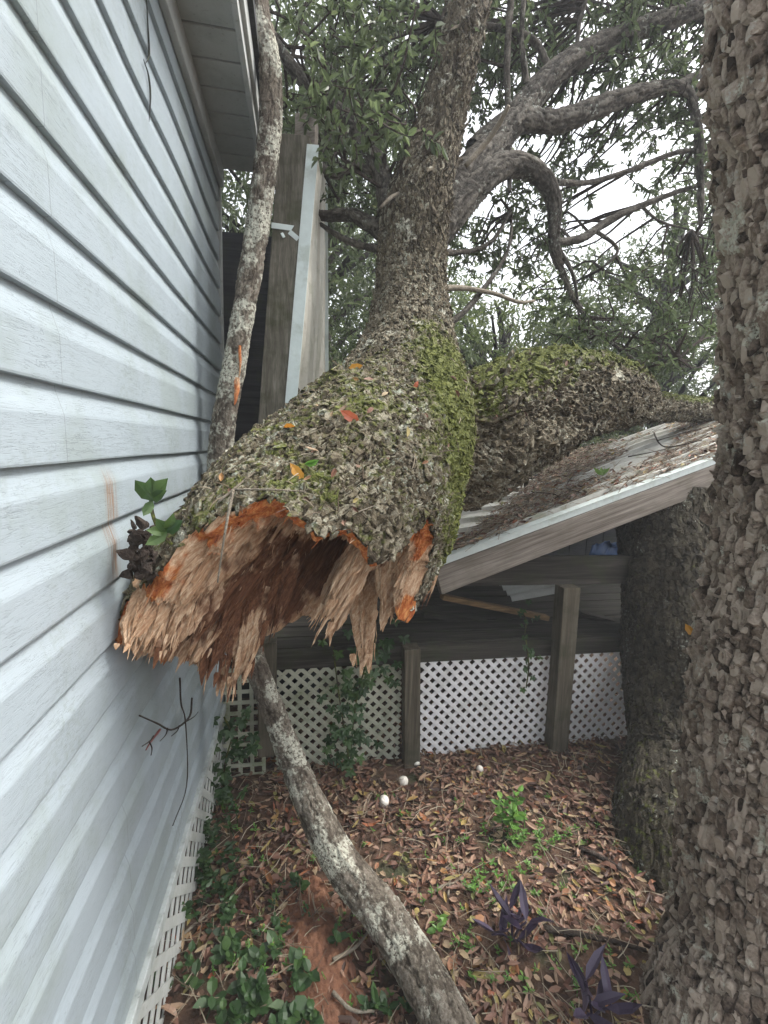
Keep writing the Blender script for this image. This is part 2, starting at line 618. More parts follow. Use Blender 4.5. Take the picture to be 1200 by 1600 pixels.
def metal_material(name, col, mossy=0.3, rust=0.2):
    m, nt, bs = mat(name)
    k = NT(nt)
    v = k.coord()
    sp_ = k.vor(v, 60, out='Color')
    c = k.mix(k.math('MULTIPLY', k.noise(v, 25, 4), 0.6), col, tuple(x * 0.6 for x in col))
    c = k.mix(k.math('MULTIPLY', k.step(k.noise(v, 7, 6, 0.65), 0.5, 0.68), mossy), c, (0.12, 0.14, 0.05))
    c = k.mix(k.math('MULTIPLY', k.step(k.noise(v, 11, 6, 0.7), 0.55, 0.7), rust), c, (0.16, 0.1, 0.05))
    k.l(c, bs.inputs['Base Color'])
    bs.inputs['Metallic'].default_value = 0.15
    k.l(k.ramp(k.noise(v, 40, 3), [(0.3, (0.35,) * 3), (0.7, (0.65,) * 3)]), bs.inputs['Roughness'])
    k.l(k.bump(k.noise(v, 60, 3), 0.2, 0.004), bs.inputs['Normal'])
    return m


def paint_material(name, col, dirt=(0.2, 0.2, 0.14), amt=0.4, rough=0.5, scale=8):
    m, nt, bs = mat(name)
    k = NT(nt)
    v = k.coord()
    c = k.mix(k.math('MULTIPLY', k.step(k.noise(v, scale, 6, 0.65), 0.42, 0.75), amt), col, dirt)
    c = k.mix(k.math('MULTIPLY', k.step(k.noise(v, scale * 9, 4, 0.65), 0.6, 0.7), amt), c, dirt)
    k.l(c, bs.inputs['Base Color'])
    bs.inputs['Roughness'].default_value = rough
    k.l(k.bump(k.noise(v, 90, 3), 0.15, 0.002), bs.inputs['Normal'])
    return m


M_BARK_FALLEN = bark_material('bark_fallen', (0.034, 0.026, 0.017), (0.135, 0.112, 0.075), (0.29, 0.265, 0.2), lich=0.75, lichen=(0.4, 0.44, 0.36), lscale=60, patch=0.05, rw=0.6)
M_BARK_STEM = bark_material('bark_stem', (0.025, 0.022, 0.018), (0.075, 0.066, 0.055), (0.17, 0.155, 0.13), lich=0.4)
M_BARK_FRONT = bark_material('bark_front', (0.03, 0.021, 0.015), (0.2, 0.155, 0.12), (0.42, 0.355, 0.29), rw=0.8, lich=0.45, patch=.12, lichen=(0.45, 0.45, 0.4), lscale=30)
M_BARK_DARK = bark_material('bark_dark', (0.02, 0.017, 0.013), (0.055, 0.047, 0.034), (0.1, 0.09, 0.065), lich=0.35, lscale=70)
M_BARK_POLE = bark_material('bark_pole', (0.045, 0.036, 0.028), (0.13, 0.11, 0.085), (0.25, 0.22, 0.18), lich=.8, lichen=(0.42, 0.42, 0.35), lscale=40, red=(0.09, 0.07, 0.055), patch=.95)
M_TWIG = bark_material('twig_bark', (0.04, 0.03, 0.025), (0.11, 0.09, 0.07), (0.2, 0.18, 0.15), lich=0.2)
M_TWIG_PALE = bark_material('twig_pale', (0.2, 0.17, 0.13), (0.36, 0.33, 0.27), (0.52, 0.48, 0.4), lich=0.5)
M_LEAF_OAK = leaf_material('oak_leaf', [(0.0, (0.07, 0.095, 0.04)), (0.5, (0.13, 0.175, 0.08)), (0.9, (0.2, 0.25, 0.12)), (1.0, (0.28, 0.3, 0.13))], 0.5, 0.35)
M_LEAF_BACK = leaf_material('thicket_leaf', [(0.0, (0.07, 0.1, 0.035)), (0.5, (0.14, 0.19, 0.06)), (1.0, (0.25, 0.3, 0.1))], 0.45)
M_LEAF_VINE = leaf_material('vine_leaf', [(0.0, (0.025, 0.055, 0.018)), (0.6, (0.05, 0.11, 0.035)), (1.0, (0.11, 0.19, 0.05))], 0.3)
M_LEAF_BRIGHT = leaf_material('bright_leaf', [(0.0, (0.07, 0.18, 0.035)), (0.6, (0.16, 0.34, 0.06)), (1.0, (0.3, 0.45, 0.11))], 0.35)
M_LEAF_PURPLE = leaf_material('purple_leaf', [(0.0, (0.045, 0.03, 0.06)), (0.6, (0.085, 0.065, 0.11)), (1.0, (0.15, 0.12, 0.18))], 0.15, 0.4)
M_LITTER = leaf_material('dead_leaf', [(0.0, (0.045, 0.022, 0.014)), (0.25, (0.13, 0.058, 0.036)), (0.48, (0.24, 0.12, 0.078)), (0.7, (0.4, 0.26, 0.18)), (0.84, (0.42, 0.32, 0.19)), (0.9, (0.34, 0.1, 0.045)), (0.95, (0.42, 0.33, 0.11)), (1.0, (0.17, 0.2, 0.07))], 0.12, 0.6)
M_STRAW = leaf_material('straw', [(0.0, (0.1, 0.065, 0.04)), (0.5, (0.27, 0.21, 0.14)), (1.0, (0.46, 0.41, 0.3))], 0.1, 0.7)
M_ORANGE_LEAF = leaf_material('orange_leaf', [(0.0, (0.6, 0.24, 0.03)), (1.0, (0.7, 0.4, 0.06))], 0.2)
M_RED_LEAF = leaf_material('red_leaf', [(0.0, (0.55, 0.12, 0.06)), (1.0, (0.6, 0.2, 0.1))], 0.2)
M_BOARD = weathered_wood('grey_board', (0.09, 0.075, 0.06), (0.2, 0.175, 0.15), (0.33, 0.3, 0.26), tuple(nrm(W(1114, 720, 2.30) - W(712, 868, 2.12))), stain=(0.1, 0.09, 0.06), stainamt=.25)
M_BOARD_UP = weathered_wood('upright_board', (0.055, 0.047, 0.036), (0.12, 0.11, 0.085), (0.22, 0.2, 0.165), (0, 0, 1), stain=(0.045, 0.05, 0.022), stainamt=0.7)
M_POST = weathered_wood('post_wood', (0.05, 0.042, 0.03), (0.11, 0.095, 0.07), (0.18, 0.16, 0.12), (0, 0, 1), stain=(0.035, 0.045, 0.02))
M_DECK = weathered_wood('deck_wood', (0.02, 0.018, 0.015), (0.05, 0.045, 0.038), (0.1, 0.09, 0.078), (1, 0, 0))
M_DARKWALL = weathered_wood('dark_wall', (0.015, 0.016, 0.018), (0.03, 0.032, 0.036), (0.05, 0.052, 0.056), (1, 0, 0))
M_GALV = metal_material('galvanised', (0.66, 0.74, 0.72), 0.3, 0.12)
M_SHEET = metal_material('roof_sheet', (0.42, 0.42, 0.38), 0.55, 0.55)
M_SHEET_BROWN = metal_material('sheet_brown', (0.62, 0.6, 0.52), 0.35, 0.3)
M_WHITE = paint_material('white_lattice', (0.86, 0.86, 0.87), (0.3, 0.31, 0.2), 0.3)
M_WHITE_DIRTY = paint_material('dirty_lattice', (0.55, 0.56, 0.45), (0.16, 0.2, 0.09), 0.7)
M_TRIM = paint_material('trim_paint', (0.42, 0.44, 0.43), (0.16, 0.16, 0.12), 0.5)
M_SOFFIT = paint_material('soffit_vinyl', (0.36, 0.38, 0.36), (0.16, 0.17, 0.14), 0.4)
M_EGG = paint_material('eggshell', (0.8, 0.77, 0.7), (0.4, 0.3, 0.2), 0.3, 0.5, 40)
M_TARP = paint_material('blue_tarp', (0.012, 0.06, 0.17), (0.01, 0.02, 0.05), 0.5)


def siding_material():
    m, nt, bs = mat('vinyl_siding')
    k = NT(nt)
    tc = k.n('TexCoord')
    v = tc.outputs['Object']
    mp = k.n('Mapping'); mp.inputs['Scale'].default_value = (1, 5, 60)
    k.l(v, mp.inputs['Vector'])
    g = k.noise(mp.outputs[0], 2.2, 4, 0.55, 1.4)
    mp2 = k.n('Mapping'); mp2.inputs['Scale'].default_value = (1, 9, 150)
    k.l(v, mp2.inputs['Vector'])
    g2 = k.noise(mp2.outputs[0], 1.5, 3, 0.6, 2.0)
    lines = k.math('SUBTRACT', 1, k.step(k.math('ABSOLUTE', k.math('SUBTRACT', g, 0.5)), 0.0, 0.03))
    col = k.mix(k.noise(v, 3, 3), (0.305, 0.36, 0.395), (0.34, 0.395, 0.43))
    # old mildew and dust
    d = k.math('MULTIPLY', k.step(k.noise(v, 3.2, 6, 0.6), 0.48, 0.72), k.step(k.noise(v, 60, 4, 0.7), 0.42, 0.66))
    col = k.mix(k.math('MULTIPLY', d, 0.6), col, (0.17, 0.2, 0.165))
    col = k.mix(k.math('MULTIPLY', k.step(k.noise(v, 2.6, 6, 0.68), 0.46, 0.62), 0.5), col, (0.24, 0.285, 0.27))
    sepa = k.n('SeparateXYZ'); k.l(v, sepa.inputs[0])
    col = k.mix(k.math('MULTIPLY', k.math('MULTIPLY', lines, k.step(k.noise(v, 9, 2), 0.38, 0.6)), 0.38), col, (0.13, 0.15, 0.16))
    # faint specks
    sp_ = k.math('SUBTRACT', 1, k.step(k.vor(v, 34), 0.025, 0.06))
    sp_ = k.math('MULTIPLY', sp_, k.step(k.noise(v, 13, 2), 0.52, 0.6))
    col = k.mix(k.math('MULTIPLY', sp_, 0.7), col, (0.08, 0.075, 0.06))
    # brown rub marks left by the falling trunk
    mp3 = k.n('Mapping'); mp3.inputs['Scale'].default_value = (1, 130, 7)
    k.l(v, mp3.inputs['Vector'])
    rub = k.step(k.noise(mp3.outputs[0], 1.0, 4, 0.7), 0.44, 0.58)
    fy = k.math('SUBTRACT', 1, k.step(k.math('ABSOLUTE', k.math('SUBTRACT', sepa.outputs[1], STAIN[1])), 0.012, 0.04))
    fz = k.math('SUBTRACT', 1, k.step(k.math('ABSOLUTE', k.math('SUBTRACT', sepa.outputs[2], STAIN[2])), 0.08, 0.15))
    col = k.mix(k.math('MULTIPLY', k.math('MULTIPLY', rub, 0.85), k.math('MULTIPLY', fy, fz)), col, (0.25, 0.15, 0.09))
    # lap seams between siding lengths
    for ys_, z0_, z1_ in ((-1.62, 1.45, 2.75), (-1.02, .6, 1.45), (-1.45, .14, .67), (-.62, 1.7, 2.3)):
        a1 = k.math('SUBTRACT', 1, k.step(k.math('ABSOLUTE', k.math('SUBTRACT', sepa.outputs[1], ys_)), 0.0004, 0.0016))
        a2 = k.math('MULTIPLY', k.math('GREATER_THAN', sepa.outputs[2], z0_), k.math('LESS_THAN', sepa.outputs[2], z1_))
        col = k.mix(k.math('MULTIPLY', k.math('MULTIPLY', a1, a2), 0.55), col, (0.12, 0.13, 0.13))
    k.l(col, bs.inputs['Base Color'])
    bs.inputs['Roughness'].default_value = 0.38
    b = k.bump(g2, 0.18, 0.002)
    b = k.bump(lines, 0.35, -0.0012, b)
    b = k.bump(k.noise(v, 2.5, 3), 0.3, 0.02, b)
    k.l(b, bs.inputs['Normal'])
    return m


STAIN = WX(174, 825, -0.4) - np.array([0, 2.5, 0])      # in the house's own coordinates


def ground_material():
    m, nt, bs = mat('forest_soil')
    k = NT(nt)
    v = k.coord()
    c = k.ramp(k.noise(v, 18, 6, 0.7), [(0.3, (0.035, 0.02, 0.013)), (0.5, (0.09, 0.05, 0.03)), (0.7, (0.15, 0.09, 0.055))])
    c = k.mix(k.step(k.noise(v, 4, 4), 0.55, 0.7), c, (0.05, 0.055, 0.025))
    k.l(c, bs.inputs['Base Color'])
    bs.inputs['Roughness'].default_value = 0.95
    k.l(k.bump(k.noise(v, 60, 5, 0.7), 0.8, 0.02), bs.inputs['Normal'])
    return m


def soil_material():
    m, nt, bs = mat('red_clay')
    k = NT(nt)
    v = k.coord()
    c = k.ramp(k.noise(v, 30, 6, 0.7), [(0.3, (0.1, 0.042, 0.024)), (0.55, (0.22, 0.1, 0.055)), (0.75, (0.32, 0.18, 0.11))])
    k.l(c, bs.inputs['Base Color'])
    bs.inputs['Roughness'].default_value = 0.95
    k.l(k.bump(k.noise(v, 90, 5, 0.75), 0.9, 0.012), bs.inputs['Normal'])
    return m


def wood_break_material():
    m, nt, bs = mat('torn_wood')
    k = NT(nt)
    tc = k.n('TexCoord')
    ax = Vector(AX)
    q = ax.rotation_difference(Vector((1, 0, 0))).to_euler()
    mp0 = k.n('Mapping'); mp0.inputs['Rotation'].default_value = q
    k.l(tc.outputs['Object'], mp0.inputs['Vector'])
    mp = k.n('Mapping'); mp.inputs['Scale'].default_value = (5, 70, 70)
    k.l(mp0.outputs[0], mp.inputs['Vector'])
    g = k.noise(mp.outputs[0], 1.3, 6, 0.65, 0.4)
    mp2 = k.n('Mapping'); mp2.inputs['Scale'].default_value = (14, 260, 260)
    k.l(mp0.outputs[0], mp2.inputs['Vector'])
    g2 = k.noise(mp2.outputs[0], 1.0, 4, 0.6)
    f = k.math('ADD', k.math('MULTIPLY', g, 0.6), k.math('MULTIPLY', g2, 0.4))
    pale = k.ramp(f, [(0.28, (0.15, 0.07, 0.035)), (0.45, (0.43, 0.26, 0.15)), (0.64, (0.7, 0.54, 0.38))])
    rot = k.ramp(f, [(0.33, (0.045, 0.018, 0.009)), (0.5, (0.14, 0.06, 0.03)), (0.66, (0.28, 0.14, 0.075))])
    orange = k.ramp(f, [(0.33, (0.13, 0.03, 0.015)), (0.48, (0.42, 0.12, 0.035)), (0.66, (0.66, 0.33, 0.12))])
    big = k.noise(tc.outputs['Object'], 9, 4, 0.6)
    rt = k.attr('rot')
    rf = k.step(k.math('ADD', rt, k.math('MULTIPLY', k.math('SUBTRACT', big, 0.5), 1.9)), 0.3, 0.6)
    c = k.mix(rf, pale, rot)
    ri = k.attr('rim')
    rr = k.step(k.math('ADD', ri, k.math('MULTIPLY', k.math('SUBTRACT', k.noise(tc.outputs['Object'], 16, 5, .65), 0.5), 1.5)), 0.42, 0.72)
    c = k.mix(rr, c, orange)
    k.l(c, bs.inputs['Base Color'])
    bs.inputs['Roughness'].default_value = 0.8
    bs.inputs['Specular IOR Level'].default_value = 0.25
    k.l(k.bump(f, 0.9, 0.008), bs.inputs['Normal'])
    return m


# ------------------------------------------------------------------ ground
def ground_z(x, y):
    P = np.stack([np.asarray(x, float) * 1.1, np.asarray(y, float) * 1.1, np.zeros_like(np.asarray(x, float))], -1)
    z = (fbm(P, 3, 40) - 0.5) * 0.12 + (fbm(P * 6, 3, 43) - 0.5) * 0.03
    return z * np.clip(1.2 - np.hypot(x, y) * 0.01, 0.2, 1) + GZ0 + GSL * np.clip(y, -5, 8)


def WGR(px, py, h=0.0):
    z = -0.25
    for _ in range(4):
        p = WG(px, py, z + h)
        z = float(ground_z(np.array(p[0]), np.array(p[1])))
    return WG(px, py, z + h)


def make_ground():
    mb = MB()
    n = 260
    t = np.linspace(-1, 1, n)
    g = np.sign(t) * (np.abs(t) * 3.2 + 60 * np.abs(t) ** 7)
    X, Y = np.meshgrid(g + 0.5, g + 1.8, indexing='ij')
    Z = ground_z(X, Y)
    mb.add(np.stack([X, Y, Z], -1), grid_quads(n, n, False))
    mb.q[-1] = mb.q[-1][:, ::-1]
    o = mb.build('ground', ground_material(), None, True)
    tag(o, None, None, None, 'structure')


make_ground()

# ------------------------------------------------------------------ house
WALLX = -0.40
ZB = 0.148                       # bottom of the siding
CH = 0.1305                      # course height
CORNER = 2.5
NCOURSE = 20
ZT = ZB + NCOURSE * CH


def make_house():
    root = empty('house', (WALLX, CORNER, 0), 'house wall with pale blue-grey lap siding running along the left side', 'house')
    mb = MB()
    ys = np.concatenate([np.linspace(-1.6, 0.2, 6), np.linspace(0.3, CORNER, 60)])
    prof = [(0.000, 0.000), (0.0115, 0.0015), (0.0125, 0.005), (0.0122, 0.080), (0.0114, 0.085), (0.003, 0.114), (0.001, 0.120), (0.000, CH)]
    P = []
    for c in range(NCOURSE):
        for (dx, dz) in prof:
            P.append((dx, ZB + c * CH + dz))
    P = np.array(P)
    Yg, PX = np.meshgrid(ys, P[:, 0], indexing='ij')
    _, PZ = np.meshgrid(ys, P[:, 1], indexing='ij')
    wob = (fbm(np.stack([Yg * 1.7, PZ * 2.5, PZ * 0], -1), 3, 3) - 0.5) * 0.012
    wz = (fbm(np.stack([Yg * 1.1, PZ * 1.0, PZ * 0 + 5], -1), 2, 9) - 0.5) * 0.012
    V = np.stack([WALLX - 0.012 + PX + wob, Yg, PZ + wz], -1)
    Q = grid_quads(len(ys), len(P), False)
    mb.add(V, Q)
    o = mb.build('siding', siding_material(), root, False)
    # split in the siding high on the wall
    for pl in ([(228, -20), (231, 40), (233, 85), (227, 100)], [(224, 92), (232, 118), (235, 150), (233, 190)]):
        cb = MB()
        simple_tube(cb, [WX(a_, b_, WALLX + .004) for a_, b_ in pl], [.0006, .0022, .0025, .0006], ns=16, nv=6)
        cb.build('crack', M_DARKWALL, root)
    # corner trim, inner wall box and end wall
    t = MB().box((WALLX - 0.02, CORNER + 0.012, (ZB + ZT) / 2), (0.028, 0.012, (ZT - ZB) / 2)).build('corner_trim', M_TRIM, root, bevel=0.003)
    w = MB().box((WALLX - 1.53, CORNER / 2 - 0.9, (ZB + ZT) / 2 + 0.02), (1.5, CORNER / 2 + 0.9 - 0.03, (ZT - ZB) / 2 - 0.03)).build('wall_core', M_DARKWALL, root)
    f = MB().box((WALLX + 0.012, 0.3, ZT - 0.02), (0.012, CORNER - 0.3, 0.045)).build('frieze_board', M_TRIM, root, bevel=0.004)
    # soffit with ribbed vinyl panels
    sb = MB()
    so = SOFX
    yy = -1.6
    while yy < CORNER - 0.02:
        sb.box(((WALLX + so) / 2, yy + 0.066, ZT + 0.03), ((so - WALLX) / 2, 0.062, 0.004))
        sb.box(((WALLX + so) / 2, yy + 0.1305, ZT + 0.034), ((so - WALLX) / 2, 0.0025, 0.004))
        for r_ in range(9):
            for h_ in (-0.02, 0.02):
                pass
        yy += 0.133
    sb.build('soffit', M_SOFFIT, root, bevel=0.002)
    fb = MB()
    fb.box((so + 0.008, 0.33, ZT + 0.075), (0.010, CORNER - 0.33, 0.06))
    fb.box((so + 0.024, 0.33, ZT + 0.10), (0.008, CORNER - 0.325, 0.04))
    fb.build('fascia', M_TRIM, root, bevel=0.003)
    rb = MB()
    rb.box(((so - 3) / 2 + 0.03, 0.33, ZT + 0.16), ((so + 3) / 2 + 0.02, CORNER - 0.3, 0.02))
    rb.build('roof', M_DARKWALL, root)
    g = MB().box(((WALLX + so) / 2, CORNER + 0.0, ZT + 0.085), ((so - WALLX) / 2 - 0.004, 0.01, 0.045)).build('eave_end_board', M_TRIM, root)
    # starter strip and skirt lattice
    st = MB()
    st.box((WALLX + 0.004, 0.33, ZB - 0.018), (0.012, CORNER - 0.33, 0.02))
    st.build('skirt_rail', paint_material('rail', (0.45, 0.49, 0.48), (0.12, 0.13, 0.1), 0.6, 0.5, 20), root, bevel=0.003)
    lb = MB()
    lattice(lb, np.array([WALLX - 0.01, -1.2, -0.33]), np.array([0, 1, 0]), np.array([0, 0, 1]), CORNER + 1.2, ZB + .33, 0.11, 0.03)
    lb.build('skirt_lattice', paint_material('skirt_white', (0.5, 0.52, 0.5), (0.2, 0.22, 0.16), 0.5), root)
    return root


def lattice(mb, o, u, v, w, h, pitch, sw, th=0.005, square=False):
    """diagonal lattice in the plane o + a u + b v, 0<a<w, 0<b<h; pitch along u of neighbouring strips"""
    n = np.cross(u, v)
    if square:
        a = pitch / 2
        while a < w:
            mb.box(o + u * a + v * h / 2, (sw / 2, h / 2, th / 2), np.array([u, v, n]), jit=0.0004)
            a += pitch
        b = pitch / 2
        while b < h:
            mb.box(o + u * w / 2 + v * b + n * th, (w / 2, sw / 2, th / 2), np.array([u, v, n]), jit=0.0004)
            b += pitch
        return
    for sgn in (1, -1):
        a = -h
        while a < w + h:
            # strip along direction (sgn,1)
            if sgn > 0: a0, b0, a1, b1 = a, 0.0, a + h, h
            else: a0, b0, a1, b1 = a + h, 0.0, a, h
            lo, hi = 0.0, 1.0
            da = a1 - a0
            for lim, s in ((0.0, 1), (w, -1)):
                va, vb = (a0 - lim) * s, (a1 - lim) * s
                if va < 0 and vb < 0: lo, hi = 1, 0
                elif va < 0: lo = max(lo, va / (va - vb))
                elif vb < 0: hi = min(hi, va / (va - vb))
            if hi - lo > 0.02:
                p0 = o + u * (a0 + da * lo) + v * (h * lo) + n * (0 if sgn > 0 else th)
                p1 = o + u * (a0 + da * hi) + v * (h * hi) + n * (0 if sgn > 0 else th)
                mb.beam(p0, p1, sw, th, np.cross(n, p1 - p0))
            a += pitch


SOFX = -0.215
siding_material_obj = None
_sm = siding_material
siding_material_obj = _sm()
siding_material = lambda: siding_material_obj
make_house()

# ------------------------------------------------------------------ the fallen tree: trunk with broken end
# centre line: pixel x, y, depth, radius
AXP = [(330, 1170, 0.98, 0.25), (385, 1030, 1.09, 0.28), (455, 905, 1.23, 0.305), (542, 775, 1.46, 0.315), (618, 660, 1.78, 0.28), (638, 550, 2.05, 0.19), (641, 470, 2.22, 0.15),
       (645, 400, 2.28, 0.14), (652, 330, 2.32, 0.145), (684, 210, 2.38, 0.105), (712, 100, 2.42, 0.09), (735, -20, 2.5, 0.085), (760, -190, 2.6, 0.075)]
pts = np.array([W(a, b, c) for a, b, c, _ in AXP])
rad = np.array([r for *_, r in AXP])
AX = nrm(pts[1] - pts[3])


def moss_main(V, un, ridge):
    d = V - CAM
    up = un[..., 2]
    n = fbm(V * 5, 3, 70)
    # moss on the sheltered right flank and crown of the fork, thin elsewhere
    c = W(712, 690, 1.45)
    flank = 1.3 * np.exp(-(((V[..., 0] - c[0]) / 0.10) ** 2)) * sstep(0.9, 1.15, V[..., 2])
    low = sstep(2.2, 1.7, V[..., 2])
    return np.clip(0.30 + 0.25 * (n - 0.5) + 0.55 * flank + 0.22 * up * low, 0, 1) * (0.2 + 0.8 * low)


fallen = empty('fallen_tree', pts[1] * np.array([1, 1, 0]), 'snapped mossy oak trunk fallen onto the roof, splintered end against the siding', 'tree')
mb = MB()


def rim(th):
    # axial position of the bark edge round the trunk: th=0 top, th=+90 deg to one side
    d = np.degrees(th)
    d = np.where(d > 180, d - 360, d)
    xs = np.array([-180, -150, -120, -95, -75, -46, -42, -20, -10, 2, 12, 32, 50, 60, 67, 72, 80, 92, 106, 116, 125, 150, 180])
    ys_ = RIMV
    b = np.interp(d, xs, ys_)
    j = fbm(np.stack([np.cos(th) * 9, np.sin(th) * 9, th * 0], -1), 4, 91) - 0.5
    return b + j * 0.06


# negative angles lean towards the wall (checked with the preview), positive towards the right
RIMV = np.array([.60, .40, .25, .19, .16, .16, .21, .27, .345, .39, .43, .42, .45, .44, .53, .65, .66, .65, .62, .47, .55, .68, .72])
info = bark_tube(mb, pts, rad, 0.0040, 0.019, 0.010, k=0.7, seed=3, ell=1.12, ref=(0, 0, 1), s0=rim, mossf=moss_main, lump=0.14, cap=True, rough=0.7)
stemk = lambda f: 1 + 1.3 * min(1, max(0, f - .42) / .15)
stemd = lambda f: 1 - .5 * sstep(.4, .55, f)
chips(mb, info, 0.024, 0.013, 0.0034, 301, .6, aspect=stemk, mossf=moss_main, ragged=.5, tilt=.4, ridf=stemd, rmean=.5)
chips(mb, info, 0.014, 0.010, 0.0046, 311, .5, aspect=stemk, mossf=moss_main, ragged=.5, tilt=.5, ridf=stemd, rmean=.5)
# limb that runs right over the roof
LIM = [(630, 680, 1.7, 0.2), (715, 705, 1.83, 0.25), (800, 655, 1.95, 0.235), (870, 622, 2.12, 0.22), (935, 612, 2.35, 0.20), (975, 622, 2.55, 0.16), (1010, 636, 2.8, 0.10), (1070, 640, 3.1, 0.085), (1150, 640, 3.5, 0.08)]


def moss_limb(V, un, ridge):
    n = fbm(V * 6, 3, 71)
    return np.clip(0.1 + 0.75 * sstep(0.1, 0.85, un[..., 2]) + 0.5 * (n - 0.5), 0, 1)


li = bark_tube(mb, [W(a, b, c) for a, b, c, _ in LIM], [r for *_, r in LIM], 0.0045, 0.028, 0.018, k=0.8, seed=8, mossf=moss_limb, lump=0.2, rough=0.6)
chips(mb, li, 0.034, 0.015, 0.0055, 302, .8, mossf=moss_limb, tilt=.4, ragged=.5, rmean=.42)
chips(mb, li, 0.020, 0.012, 0.0075, 312, .35, mossf=moss_limb, tilt=.5, ragged=.5, rmean=.42)
trunk = mb.build('trunk', M_BARK_FALLEN, fallen, False)

# torn wood: heightfield over the cross section, fibres along the axis
ev, th, st = info['ev'], info['th'], info['st']
nt_ = 420
th2 = np.linspace(0, 2 * np.pi, nt_, endpoint=False)
st2 = np.interp(th2, np.append(th, 2 * np.pi), np.append(st, st[0]))
rho = np.concatenate([[1.0, 0.985, 0.965], np.linspace(0.95, 0.03, 130)])
RH, TH2 = np.meshgrid(rho, th2, indexing='ij')
ST = np.broadcast_to(st2, RH.shape)
cx, cy = np.cos(TH2) * RH, np.sin(TH2) * RH
A = np.stack([cx * 11, cy * 11, cx * 0], -1)
fib = fbm(A, 4, 120) - 0.5
fib2 = fbm(A * 4.3, 3, 130, 0.7) - 0.5
F1_, F2_, IDf = worley(np.stack([cx * 9, cy * 9, cx * 0], -1) + fib[..., None] * 0.8, 140)
inner = sstep(1.0, 0.62, RH)
cav = 0.30 * np.exp(-(((cx + 0.15) / 0.5) ** 2 + ((cy - 0.12) / 0.42) ** 2))
SC_ = np.interp(cy, [-1, -.5, -.15, .3, 1], [.17, .22, .40, .55, .60])
SA = ST * (1 - inner * 0.85) + inner * 0.85 * SC_ + cav * inner + inner * (fib * 0.17 + fib2 * 0.06 + (IDf - 0.5) * 0.08)
SA = SA - sstep(0.98, 0.93, RH) * 0.012
c, n, b, r, t = ev(SA)
R_in = np.interp(TH2.ravel(), np.append(th, 2 * np.pi), np.append(info['r2'][0], info['r2'][0][0])).reshape(TH2.shape)
R_in = R_in * (1 - inner) + r * inner
R_in = R_in * (1 + sstep(.9, .97, RH) * (fbm(np.stack([cx * 14, cy * 14, RH * 30], -1), 3, 88) - .55) * .10)
Vw = c + (np.cos(TH2)[..., None] * n + np.sin(TH2)[..., None] * b * 1.12) * (R_in * RH * 0.997)[..., None]
wb = MB()
rotm = np.clip(np.exp(-(((cx + 0.15) / 0.6) ** 2 + ((cy - 0.1) / 0.5) ** 2)) * 1.0 + 0.05 + .5 * np.exp(-(((cx - .15) / .25) ** 2 + ((cy + .45) / .22) ** 2)), 0, 1)
rimm = (.55 * sstep(0.45, 0.9, RH) + .45 * sstep(0.83, 0.93, RH)) * sstep(.25, .5, fbm(A * .35 + 9, 2, 77) + .16 * (np.cos(TH2 + .5)))
wb.add(Vw, grid_quads(len(rho), nt_)[:, ::-1], rot=rotm.ravel(), rim=rimm.ravel())


def shard(mb, base, tip, w, t, seed, rot=0.3, rim=0.0, nl=26, ncs=18, ragged=0.3, facing=None, blunt=0.5):
    base, tip = np.asarray(base, float), np.asarray(tip, float)
    d = tip - base
    L = np.linalg.norm(d)
    d = d / L
    view = nrm((base + tip) / 2 - CAM) if facing is None else nrm(facing)
    sd_ = nrm(np.cross(d, view))
    nn = np.cross(sd_, d)
    th_ = np.linspace(0, 2 * np.pi, ncs, endpoint=False)
    uu = np.linspace(0, 1, nl)
    U_, T_ = np.meshgrid(uu, th_, indexing='ij')
    # each fibre bundle round the rim ends at its own length
    endl = 1 - ragged * (fbm(np.stack([np.cos(T_[0]) * 4.5, np.sin(T_[0]) * 2.2, T_[0] * 0 + seed], -1), 4, seed, .7) * 1.0)
    prof = np.clip(1 - (U_ ** (1.2 + 2.5 * blunt)) * 0.86, 0.04, 1) * (0.72 + 0.28 * sstep(0, 0.2, U_))
    fibn = fbm(np.stack([np.cos(T_) * 5.2, np.sin(T_) * 4.2, U_ * 1.3 + seed * 3.1], -1), 5, seed + 5, .7) - 0.5
    rr = prof * (1 + fibn * 1.5)
    bend = (fbm(np.stack([U_[:, :1] * 1.6, U_[:, :1] * 0 + seed, U_[:, :1] * 0], -1), 2, seed + 9) - 0.5) * 0.15 * L * U_[:, :1]
    V = base + d * (U_ * L * endl[None, :])[..., None] + sd_ * (np.cos(T_) * w / 2 * rr + bend)[..., None] + nn * (np.sin(T_) * t / 2 * rr)[..., None]
    Vf = V.reshape(-1, 3)
    Vf = np.vstack([Vf, V[-1].mean(0)])
    j = np.arange(ncs)
    Tt = np.stack([np.full(ncs, len(Vf) - 1), (nl - 1) * ncs + j, (nl - 1) * ncs + (j + 1) % ncs], -1)
    mb.add(Vf, grid_quads(nl, ncs), Tt, rot=rot, rim=rim)


